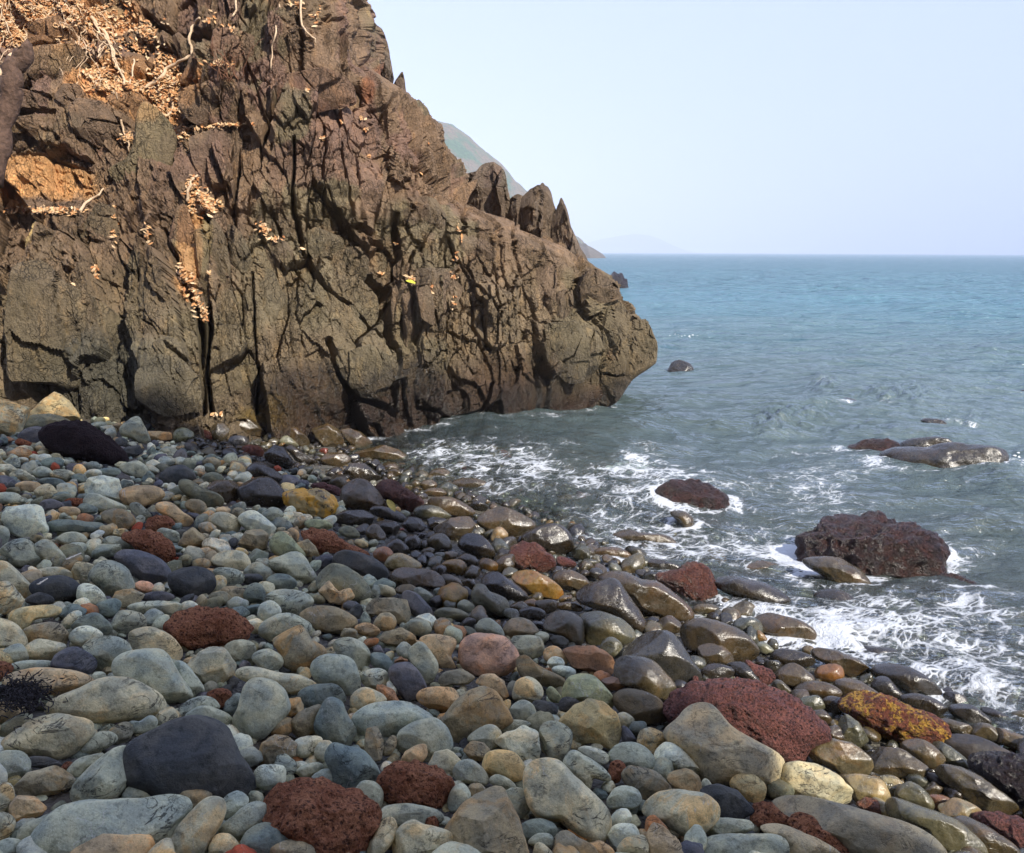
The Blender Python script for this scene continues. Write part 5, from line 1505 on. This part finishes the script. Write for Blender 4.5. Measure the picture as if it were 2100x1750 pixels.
    fres = b.node('ShaderNodeFresnel'); fres.inputs['IOR'].default_value = 1.33; b.link(nb, fres.inputs['Normal'])
    fr = b.math('MULTIPLY', fres.outputs[0], .95, clamp=True)
    fr = b.math('MINIMUM', fr, .62)
    gl = b.node('ShaderNodeBsdfGlossy'); b.link(nb, gl.inputs['Normal']); b.inp(gl.inputs['Roughness'], b.ramp(fa, 0, 1, .07, .28)); gl.inputs['Color'].default_value = (.92, .97, 1, 1)
    df = b.node('ShaderNodeBsdfDiffuse'); b.link(body_c, df.inputs['Color']); b.link(nb, df.inputs['Normal'])
    tr = b.node('ShaderNodeBsdfTransparent'); tr.inputs['Color'].default_value = (.80, .88, .80, 1)
    murk = b.math('SUBTRACT', 1.0, b.math('POWER', 2.718, b.math('MULTIPLY', de, -2.6)))
    murk = b.math('ADD', b.math('MULTIPLY', murk, .92), .05)
    ms = b.node('ShaderNodeMixShader'); b.link(murk, ms.inputs[0]); b.link(tr.outputs[0], ms.inputs[1]); b.link(df.outputs[0], ms.inputs[2])
    m2 = b.node('ShaderNodeMixShader'); b.link(fr, m2.inputs[0]); b.link(ms.outputs[0], m2.inputs[1]); b.link(gl.outputs[0], m2.inputs[2])
    # foam: torn lace
    warp = b.node('ShaderNodeTexNoise'); b.link(p, warp.inputs['Vector']); warp.inputs['Scale'].default_value = 2.2; warp.inputs['Detail'].default_value = 4
    wv = b.vadd(p, b.vscale(b.vadd(warp.outputs['Color'], (-.5, -.5, -.5)), (.26, .26, 0)))
    wr = b.node('ShaderNodeVectorRotate'); wr.rotation_type = 'Z_AXIS'; wr.inputs['Angle'].default_value = -.6; b.link(wv, wr.inputs['Vector'])
    ws = b.vscale(wr.outputs[0], (1.0, 1.9, 1))
    e1 = b.voro(ws, 4.6, 'DISTANCE_TO_EDGE'); e2 = b.voro(ws, 14, 'DISTANCE_TO_EDGE')
    nz = b.noise(wv, 6.5, 6, .74); nz2 = b.noise(p, 40, 3, .7)
    lace = b.math('MAXIMUM', b.ramp(e1, .16, .0), b.math('MULTIPLY', b.ramp(e2, .20, .0), .8))
    val = b.math('ADD', b.math('MULTIPLY', lace, .20), b.math('MULTIPLY', nz, 1.0))
    val = b.math('ADD', val, b.math('MULTIPLY', nz2, .10))
    thr = b.math('SUBTRACT', 1.04, b.math('MULTIPLY', fo, .48))
    fm = b.math('MAXIMUM', b.ramp(b.math('SUBTRACT', val, thr), -.05, .20, 0, .88), b.math('MULTIPLY', b.ramp(nz, .35, .65), b.ramp(fo, .25, 1.1, 0, .16)))
    fd = b.principled((.70, .73, .75), .6, b.bump(b.math('ADD', nz, b.math('MULTIPLY', nz2, .4)), .8, .05))
    m3 = b.node('ShaderNodeMixShader'); b.link(fm, m3.inputs[0]); b.link(m2.outputs[0], m3.inputs[1]); b.link(fd, m3.inputs[2])
    b.link(m3.outputs[0], out.inputs['Surface'])
    o = mesh_obj('sea', np.stack([x, y, z+.01], -1).reshape(-1, 3), F, m, attrs={'prm': prm})
    tag(o, kind='structure')
build_sea()

M_SPRAY = simple_mat('spray_foam', (.75, .78, .8), .6, .1, 60, .3, .004)
VV, FF = [], []; off = 0
q0, f0 = ico(1)
for X0, Y0, rx, ry, n in ((1690,818,20,10,260),(1852,846,44,10,380),(1985,878,50,9,380),(1590,892,22,7,150),(1290,962,26,8,180),(2088,965,26,16,320),(1400,690,60,5,160)):
    d = ray(X0, Y0); t0 = (.03-CAM_H)/d[2]
    for k in range(n):
        X = rnd.gauss(X0, rx*.7); hgt = abs(rnd.gauss(0, .05))*math.exp(-((X-X0)/rx)**2)
        Yg = Y0 + rnd.gauss(0, ry*.5); dd = ray(X, Yg); t = (.03-CAM_H)/dd[2]; p = CP + dd*t; p[2] += hgt
        r = rnd.uniform(.006, .022)*(1-min(.7, hgt*5))
        VV.append(q0*r*np.array([1.5, 1, .7])*(1+.5*rnd.random()) + p); FF.append(f0+off); off += len(q0)
o = mesh_obj('foam_spray', np.concatenate(VV), np.concatenate(FF), M_SPRAY)
tag(o, 'broken white foam and spray thrown up where the waves meet the rocks', 'foam', kind='stuff')

# ================================================================= FAR LAND
def ridge(name, pts, dist, depth, col, label, seed, rough):
    pts = np.array(pts, float); d = ray(pts[:, 0], pts[:, 1])
    t = dist/d[:, 1]; xs = d[:, 0]*t; zs = CAM_H + d[:, 2]*t
    n = 240; m = 50
    x = np.linspace(xs[0], xs[-1], n); h = np.maximum(np.interp(x, xs, zs), 0)
    X, V = np.meshgrid(x, np.linspace(0, 2, m))
    H = h[None, :]*np.sin(np.clip(V, 0, 2)*math.pi/2)**.8
    Y = dist + (V-1)*depth*(.35+.65*h[None, :]/h.max())
    nz = fbm(X/rough, Y/rough, X*0, 5, seed)
    H = H + nz*h.max()*.035*np.clip(H/(.15*h.max()), 0, 1)
    idx = np.arange(n*m).reshape(m, n)
    F = np.stack([idx[:-1, :-1], idx[:-1, 1:], idx[1:, 1:], idx[1:, :-1]], -1).reshape(-1, 4)
    mt, nt, out = new_mat(name+'_cover'); b = NB(nt); p = b.pos()
    c = b.mix(b.ramp(b.noise(p, 1.6/rough, 5, .7), .45, .58), col[0], col[1])
    c = b.mix(b.ramp(b.noise(p, 14/rough, 4, .7), .4, .6, 0, .5), c, col[2])
    b.link(b.principled(c, .95, b.bump(b.noise(p, 14/rough, 4, .7), 1.0, rough*.12)), out.inputs['Surface'])
    o = mesh_obj(name, np.stack([X, Y, H-.5], -1).reshape(-1, 3), F, mt)
    tag(o, label, kind='structure')
ridge('hill', [(640,250),(760,240),(860,250),(905,257),(928,260),(962,282),(1000,318),(1030,350),(1060,383),(1090,408),(1135,446),(1165,470),(1190,490),(1207,508),(1214,518)], 520, 110, [(.08,.17,.05),(.26,.17,.08),(.04,.08,.025)], 'steep scrub-covered headland hill fading in haze', 3, 30)
ridge('headland', [(1085,517),(1110,500),(1135,484),(1152,476),(1168,481),(1182,492),(1190,497),(1198,496),(1204,501),(1214,506),(1224,512),(1233,518)], 330, 40, [(.14,.10,.06),(.20,.16,.11),(.09,.07,.04)], 'low rocky point at the foot of the hazy hill', 8, 14)
ridge('mountain', [(1130,512),(1190,500),(1240,490),(1275,484),(1300,481),(1325,483),(1350,491),(1375,503),(1398,512),(1420,518)], 3700, 380, [(.06,.08,.05),(.08,.09,.06),(.05,.06,.04)], 'faint blue island mountain on the horizon', 5, 220)

# unseen hill added behind the photographer, shaped to shade the left of the beach
def build_shade_hill():
    n, m = 90, 60
    s = np.linspace(0, 1, n); t = np.linspace(0, 1, m)
    S, T = np.meshgrid(s, t)
    ex = np.array([4.95, -6.0])                  # its steep end
    top = 17.3 + 1.0*S + .9*fbm(S*9, S*0, S*0, 3, 2)
    Z = top*np.sin(T*math.pi/2)**.7
    X = np.interp(Z, [0, 9.8, 11.1, 13.5, 16.3, 16.9, 17.6], [7.6, 7.8, 8.5, 9.4, 10.1, 9.4, 7.4]) - 42*S
    Y = -5.0 - 1.0*T - 2*S
    d = .5*fbm(X*.5, Z*.5, Y*.3, 4, 12)
    X = X + d*.5*(S < .02); Y = Y + d*1.0*np.clip(T*4, 0, 1)
    V1 = np.stack([X, Y, Z+.2], -1).reshape(-1, 3)
    idx = np.arange(n*m).reshape(m, n)
    F = np.stack([idx[:-1, :-1], idx[1:, :-1], idx[1:, 1:], idx[:-1, 1:]], -1).reshape(-1, 4)
    # back and end faces give it its mass
    V2 = V1.copy(); V2[:, 1] = -26; V2[:, 0] -= 8
    off = len(V1)
    F2 = F[:, ::-1]+off
    e = idx[:, 0]; F3 = np.stack([e[:-1], e[1:], e[1:]+off, e[:-1]+off], 1)
    tp = idx[-1, :]; F4 = np.stack([tp[:-1], tp[1:], tp[1:]+off, tp[:-1]+off], 1)
    V = np.concatenate([V1, V2])
    col = np.tile(srgb(110, 98, 80), (len(V), 1)); prm = np.zeros((len(V), 4))
    o = mesh_obj('unseen_shade_hill', V, np.concatenate([F, F2, F3, F4]), M_CLF, attrs={'col': col, 'prm': prm})
    tag(o, kind='structure')
build_shade_hill()

# ================================================================= LEAVES, ROOTS, TWIGS
M_LEAF = simple_mat('dry_leaf', (1, 1, 1), .7, .25, 60, .3, .004, .3, useattr=True)
M_ROOT = simple_mat('pale_root', srgb(205,178,146), .8, .2, 60, .6, .004)
M_TWIG = simple_mat('dry_twig', srgb(120,84,62), .8, .2, 60, .3, .003)
M_TRUNK = simple_mat('bark', srgb(92,72,60), .85, .35, 25, .9, .02)
ZONES = [(60,18,95,34,620),(160,22,90,26,420),(215,42,40,20,120),(30,66,50,34,260),(120,50,60,18,140),(205,152,34,14,120),(250,178,66,13,300),(330,205,28,26,200),(340,140,36,34,170),(300,66,38,24,90),(285,92,24,30,110),(345,175,26,34,160),(352,215,18,22,90),
 (372,272,22,12,120),(265,283,16,9,50),(420,425,24,16,150),(405,405,20,18,110),(395,380,12,22,50),(100,432,64,7,130),(232,462,6,30,40),(372,560,12,18,20),(388,590,9,22,40),(402,620,8,20,40),(418,645,10,16,60),(60,575,10,20,30),(195,555,6,12,16),
 (300,480,8,18,18),(430,262,22,4,24),(470,256,40,3,30),(540,470,14,10,24),(560,490,22,6,16),(455,130,30,8,26),(240,90,22,40,60),(170,95,20,14,40),(120,100,40,16,60),(470,60,20,12,14),(430,40,18,12,14),(610,10,20,14,14),(650,30,14,18,10),
 (742,243,8,2,6),(752,265,5,4,5),(757,320,5,4,5),(880,298,4,3,3),(868,355,4,4,3),(940,470,3,8,5),(948,490,3,10,6),(935,530,6,14,7),(930,570,12,8,8),(845,572,14,5,10),(885,600,3,12,6),(812,500,3,3,3),(930,620,6,10,6),(700,250,5,3,3),(660,285,5,4,3),(630,185,4,3,3),
 (620,510,3,3,2),(780,560,4,3,3),(430,560,4,6,4),(150,590,5,14,8),(445,850,10,3,4)]
LV, LF, LC = [], [], []; lo = 0
LCOL = [srgb(228,188,148), srgb(238,204,166), srgb(214,166,124), srgb(234,210,184), srgb(196,142,100), srgb(242,222,198)]
for cx, cy, rx, ry, n in ZONES:
    for _ in range(int(n*1.7)):
        a = rnd.uniform(0, 6.283); q = min(1.5, abs(rnd.gauss(0, .62))+.1); X = cx+rx*q*math.cos(a); Y = cy+ry*q*math.sin(a)
        t = cdepth(X, Y)
        if t > 1e8: continue
        p = CP + ray(X, Y)*(t-.015-.03*rnd.random())
        L = rnd.uniform(.03, .072)*(1.0 if rnd.random() < .8 else 1.25); Wd = L*rnd.uniform(.32, .5)
        nrm = np.array([rnd.gauss(.25, .3), -.7+rnd.gauss(0, .25), .7+rnd.gauss(0, .25)]); nrm /= np.linalg.norm(nrm)
        tng = np.cross(nrm, [rnd.gauss(0, 1), rnd.gauss(0, 1), rnd.gauss(0, .6)]); tng /= np.linalg.norm(tng)+1e-9
        bi = np.cross(nrm, tng); cv = rnd.uniform(-.25, .45)*Wd
        pts = [p-tng*L*.5, p-tng*L*.15+bi*Wd*.5+nrm*cv, p-tng*L*.15-bi*Wd*.5+nrm*cv, p+tng*L*.2+bi*Wd*.42+nrm*cv*.8, p+tng*L*.2-bi*Wd*.42+nrm*cv*.8, p+tng*L*.5+nrm*rnd.uniform(-.2, .5)*Wd, p-tng*L*.15, p+tng*L*.2]
        LV += pts; LF += [(lo, lo+6, lo+1), (lo, lo+2, lo+6), (lo+1, lo+6, lo+7), (lo+1, lo+7, lo+3), (lo+6, lo+2, lo+4), (lo+6, lo+4, lo+7), (lo+3, lo+7, lo+5), (lo+7, lo+4, lo+5)]
        c = LCOL[rnd.randrange(6)]*rnd.uniform(.6, .85)*np.array([1, .88, .68])
        LC += [c]*8; lo += 8
o = mesh_obj('leaf_litter', np.array(LV), np.array(LF), M_LEAF, smooth=False, attrs={'col': np.clip(np.array(LC), 0, 1)})
tag(o, 'dry pale orange leaves caught on the ledges and in the clefts of the cliff', 'leaves', kind='stuff')

def tube(pts, r0, r1, seg=7, sub=5, wob=.0, seed=0):
    pts = np.array(pts, float)
    a = np.concatenate([pts[:1]*2-pts[1:2], pts, pts[-1:]*2-pts[-2:-1]])
    Pn = []
    for i in range(1, len(a)-2):
        for t in np.arange(sub)/sub:
            p0, p1, p2, p3 = a[i-1], a[i], a[i+1], a[i+2]
            Pn.append(.5*((2*p1)+(-p0+p2)*t+(2*p0-5*p1+4*p2-p3)*t*t+(-p0+3*p1-3*p2+p3)*t**3))
    Pn.append(a[-2]); Pn = np.array(Pn); n = len(Pn)
    if wob: Pn = Pn + wob*np.stack([vnoise(np.arange(n)*.6+seed, np.zeros(n)+k, np.zeros(n), seed) for k in range(3)], 1)
    T = np.gradient(Pn, axis=0); T /= np.linalg.norm(T, axis=1)[:, None]+1e-9
    up = np.array([.3, .9, .2]); U = np.cross(T, up); U /= np.linalg.norm(U, axis=1)[:, None]+1e-9; W = np.cross(T, U)
    rr = np.linspace(r0, r1, n)*(1+.18*vnoise(np.arange(n)*.9, np.zeros(n), np.zeros(n), seed+3))
    th = np.arange(seg)*2*math.pi/seg
    V = (Pn[:, None] + rr[:, None, None]*(np.cos(th)[None, :, None]*U[:, None]+np.sin(th)[None, :, None]*W[:, None])).reshape(-1, 3)
    idx = np.arange(n*seg).reshape(n, seg)
    F = np.stack([idx[:-1], np.roll(idx, -1, 1)[:-1], np.roll(idx, -1, 1)[1:], idx[1:]], -1).reshape(-1, 4)
    V = np.concatenate([V, Pn[:1], Pn[-1:]]); k = n*seg
    caps = [(idx[0, (j+1) % seg], idx[0, j], k, k) for j in range(seg)] + [(idx[-1, j], idx[-1, (j+1) % seg], k+1, k+1) for j in range(seg)]
    return V, F, np.array(caps)
def tube_obj(name, pts, r0, r1, mat, parent=None, seg=7, wob=.006, seed=0):
    V, F, caps = tube(pts, r0, r1, seg, 5, wob, seed)
    F3 = np.concatenate([F[:, [0,1,2]], F[:, [0,2,3]], caps[:, :3]])
    return mesh_obj(name, V, F3, mat, parent)
def on_cliff(pts, lift=.03):
    out = []; last = 12
    for X, Y in pts:
        t = min(cdepth(X, Y), cdepth(X+3, Y), cdepth(X-3, Y)); t = last if t > 1e8 else t; last = t
        out.append(CP + ray(X, Y)*(t-lift))
    return out
E = lambda L: [(x*.19693, y*.19693) for x, y in L]
Fq = lambda L: [(328.1+x*.19693, y*.19693) for x, y in L]
ROOTS = [
 (E([(960,180),(1010,260),(1110,370),(1170,500),(1200,640),(1270,790),(1300,880)]), .024, .014, 'thick pale root hanging straight down through the leaf litter'),
 (E([(970,230),(1040,340),(1130,430),(1165,560),(1215,720)]), .012, .007, 'thin pale root running beside the thick straight one'),
 (E([(1390,560),(1392,700),(1372,830),(1340,870)]), .013, .009, 'short upright pale root curling at its foot over dark stones'),
 (E([(1450,940),(1560,880),(1680,810),(1760,700),(1930,620),(2000,540),(1970,380),(2030,250),(2070,190)]), .024, .014, 'long pale root snaking up and right between two dark blocks'),
 (E([(1260,1240),(1290,1380),(1340,1480),(1350,1580)]), .013, .008, 'small pale root on the grey slab left of the green fin of rock'),
 (E([(-30,900),(60,650),(130,560),(260,460),(290,320)]), .026, .014, 'pale root reaching down to the upper end of the dark leaning trunk'),
 (E([(1740,1220),(1780,1150),(1815,1080)]), .015, .012, 'short broken pale root stub right of the green fin of rock'),
 (E([(1030,610),(1035,500),(1070,460),(1095,430)]), .010, .006, 'tiny forked root left of the thick straight one'),
 (Fq([(800,-30),(790,110),(750,180)]), .014, .009, 'short pale root hanging at the top edge above the reddish block'),
 (Fq([(1470,-30),(1480,250),(1530,330),(1610,400),(1620,460)]), .014, .007, 'hooked pale root hanging near the skyline'),
 (Fq([(1255,60),(1205,330),(1170,500),(1155,730)]), .012, .007, 'long thin root down a seam in the upper cliff'),
 (Fq([(290+0,520+1583),(300,380+1583),(340,290+1583),(390,235+1583)]), .018, .012, 'stubby curved root under the big flat-faced slab'),
 ([(162,432),(182,412),(202,402),(211,388)], .016, .010, 'curved pale root lying along the edge of the yellow earth')]
for i, (pts, a, b_, lab) in enumerate(ROOTS):
    o = tube_obj('root', on_cliff(pts), a, b_, M_ROOT, seed=i, wob=.012); recentre(o)
    tag(o, lab, 'root', 'pale roots on the upper cliff')
tp = E([(-90,1900),(10,1300),(110,900),(190,650),(260,500)])
o = tube_obj('tree_trunk', [CP + ray(X, Y)*7.4 for X, Y in tp], .105, .075, M_TRUNK, seg=14, wob=.03, seed=4); recentre(o)
tag(o, 'dark brown trunk leaning up along the left edge of the picture', 'tree trunk')
VV, FF = [], []; off = 0
for k in range(95):
    X0 = rnd.uniform(-10, 240); Y0 = rnd.uniform(-5, 110) if X0 < 200 else rnd.uniform(20, 190)
    a = rnd.uniform(.5, 2.6); L = rnd.uniform(18, 60); pts = []
    for q in range(4): pts.append((X0+math.cos(a)*L*q/3+rnd.gauss(0, 3), Y0+math.sin(a)*L*q/3+rnd.gauss(0, 3)))
    V, F, caps = tube(on_cliff(pts, .05), rnd.uniform(.004, .008), .003, 5, 4, .01, k)
    VV.append(V); FF.append(np.concatenate([F[:, [0,1,2]], F[:, [0,2,3]]])+off); off += len(V)
o = mesh_obj('dry_rootlets', np.concatenate(VV), np.concatenate(FF), M_ROOT)
tag(o, 'tangle of thin bleached rootlets and twigs over the leaf-covered slope at the top of the cliff', 'roots', kind='stuff')
# dry shrub in front of the two-toned block
root = bpy.data.objects.new('dry_shrub', None); COL.objects.link(root)
b0 = np.array(on_cliff([(478,168)], .12)[0]); root.location = b0
tag(root, 'leafless reddish-brown shrub on the ledge beside the two-toned block', 'shrub')
for k in range(16):
    X0 = 446+rnd.uniform(0, 52); a = np.array(on_cliff([(X0, 168+rnd.uniform(-4, 4))], .10)[0])
    h = rnd.uniform(.18, .46); lx = rnd.gauss(-.05, .13)
    ps = [a, a+[lx*.4, -.03, h*.4], a+[lx*.8+rnd.gauss(0, .03), -.05, h*.75], a+[lx*1.3+rnd.gauss(0, .04), -.04, h]]
    tube_obj('twig', [q-b0 for q in ps], .006, .002, M_TWIG, root, 5, .008, k)
# dark seaweed clump at the left edge
M_WEED = simple_mat('dry_seaweed', (.016, .012, .012), .6, .3, 60, .3, .003)
VV, FF = [], []; off = 0
for k in range(520):
    X = rnd.gauss(45, 26); Y = rnd.gauss(1257.6+.2813*590, 17)
    t, d = hit_ground(X, Y, .10); p = CP+d*(t-.05)
    dr = np.array([rnd.gauss(0, 1), rnd.gauss(0, 1), rnd.gauss(.0, .25)]); dr /= np.linalg.norm(dr)
    L = rnd.uniform(.015, .04)
    V, F, caps = tube([p, p+dr*L*.5+np.array([rnd.gauss(0, .01), 0, rnd.gauss(0, .01)]), p+dr*L], .0028, .001, 4, 2, 0, k)
    VV.append(V); FF.append(np.concatenate([F[:, [0,1,2]], F[:, [0,2,3]]])+off); off += len(V)
o = mesh_obj('seaweed_clump', np.concatenate(VV), np.concatenate(FF), M_WEED); recentre(o)
tag(o, 'black tangled clump of dry seaweed at the left edge', 'seaweed')
# a few single things lying about
def leaf_obj(X, Y, t, L, col, label, cat, nrm=(0.1, -.6, .8), tilt=0.3):
    p = CP + ray(X, Y)*t; nrm = np.array(nrm); nrm /= np.linalg.norm(nrm)
    tg = np.cross(nrm, [math.sin(tilt), .2, math.cos(tilt)]); tg /= np.linalg.norm(tg); bi = np.cross(nrm, tg); W = L*.42
    V = []; n = 9
    for i in range(n):
        s = i/(n-1); w = W*math.sin(math.pi*s)**.8*.5
        for e in (-1, 0, 1): V.append(tg*(s-.5)*L + bi*w*e + nrm*(.12*L*abs(e)*math.sin(math.pi*s) + .1*L*s*s))
    F = []
    for i in range(n-1):
        for j in range(2):
            a = i*3+j; F.append((a, a+1, a+4, a+3))
    o = mesh_obj('leaf', np.array(V), np.array(F), M_LEAF, attrs={'col': col}); o.location = p
    tag(o, label, cat, 'single fallen leaves')
leaf_obj(656.3+.33757*552, 410.2+.33757*502, cdepth(843, 580)-.06, .13, srgb(196,196,70), 'yellow-green leaf lodged in the dark cleft of the cliff', 'leaf', tilt=.2)
t, d = hit_ground(525+.2813*985, 820+.2813*775, .16)
leaf_obj(525+.2813*985, 820+.2813*775, t-.1, .12, srgb(170,152,80), 'yellowish leaf stuck to the pink-brown volcanic boulder', 'leaf', tilt=.9)
M_STICK = simple_mat('white_stick', srgb(205,196,176), .7, .15, 60, .3, .003)
def stick(a, b, lift, label, r=.004):
    P3 = []
    for X, Y in (a, ((a[0]+b[0])/2, (a[1]+b[1])/2), b):
        t, d = hit_ground(X, Y, lift); P3.append(CP+d*(t-.02))
    o = tube_obj('stick', P3, r, r*.7, M_STICK, wob=.002); recentre(o); tag(o, label, 'stick', 'bleached sticks on the stones')
stick((.2813*275, 820+.2813*1345), (.2813*345, 820+.2813*1305), .16, 'bleached stick lying on the charcoal stone at the far left')
stick((.2813*480, 820+.2813*1165), (.2813*590, 820+.2813*1120), .12, 'thin white stick between pale stones above the charcoal one')

# ================================================================= AIR
def build_haze():
    x0, x1, y0, y1, z0, z1 = -12000, 12000, -60, 10500, -4.5, 235
    V = np.array([(x, y, z) for z in (z0, z1) for y in (y0, y1) for x in (x0, x1)], float)
    F = np.array([(0,2,3,1), (4,5,7,6), (0,1,5,4), (2,6,7,3), (0,4,6,2), (1,3,7,5)])
    m, nt, out = new_mat('haze_air')
    pv = nt.nodes.new('ShaderNodeVolumePrincipled')
    pv.inputs['Color'].default_value = (.84, .89, 1.0, 1)
    pv.inputs['Density'].default_value = HAZE
    pv.inputs['Anisotropy'].default_value = -0.5
    nt.links.new(pv.outputs[0], out.inputs['Volume'])
    o = mesh_obj('haze', V, F, m, smooth=False); tag(o, kind='stuff')
HAZE = .0008
build_haze()
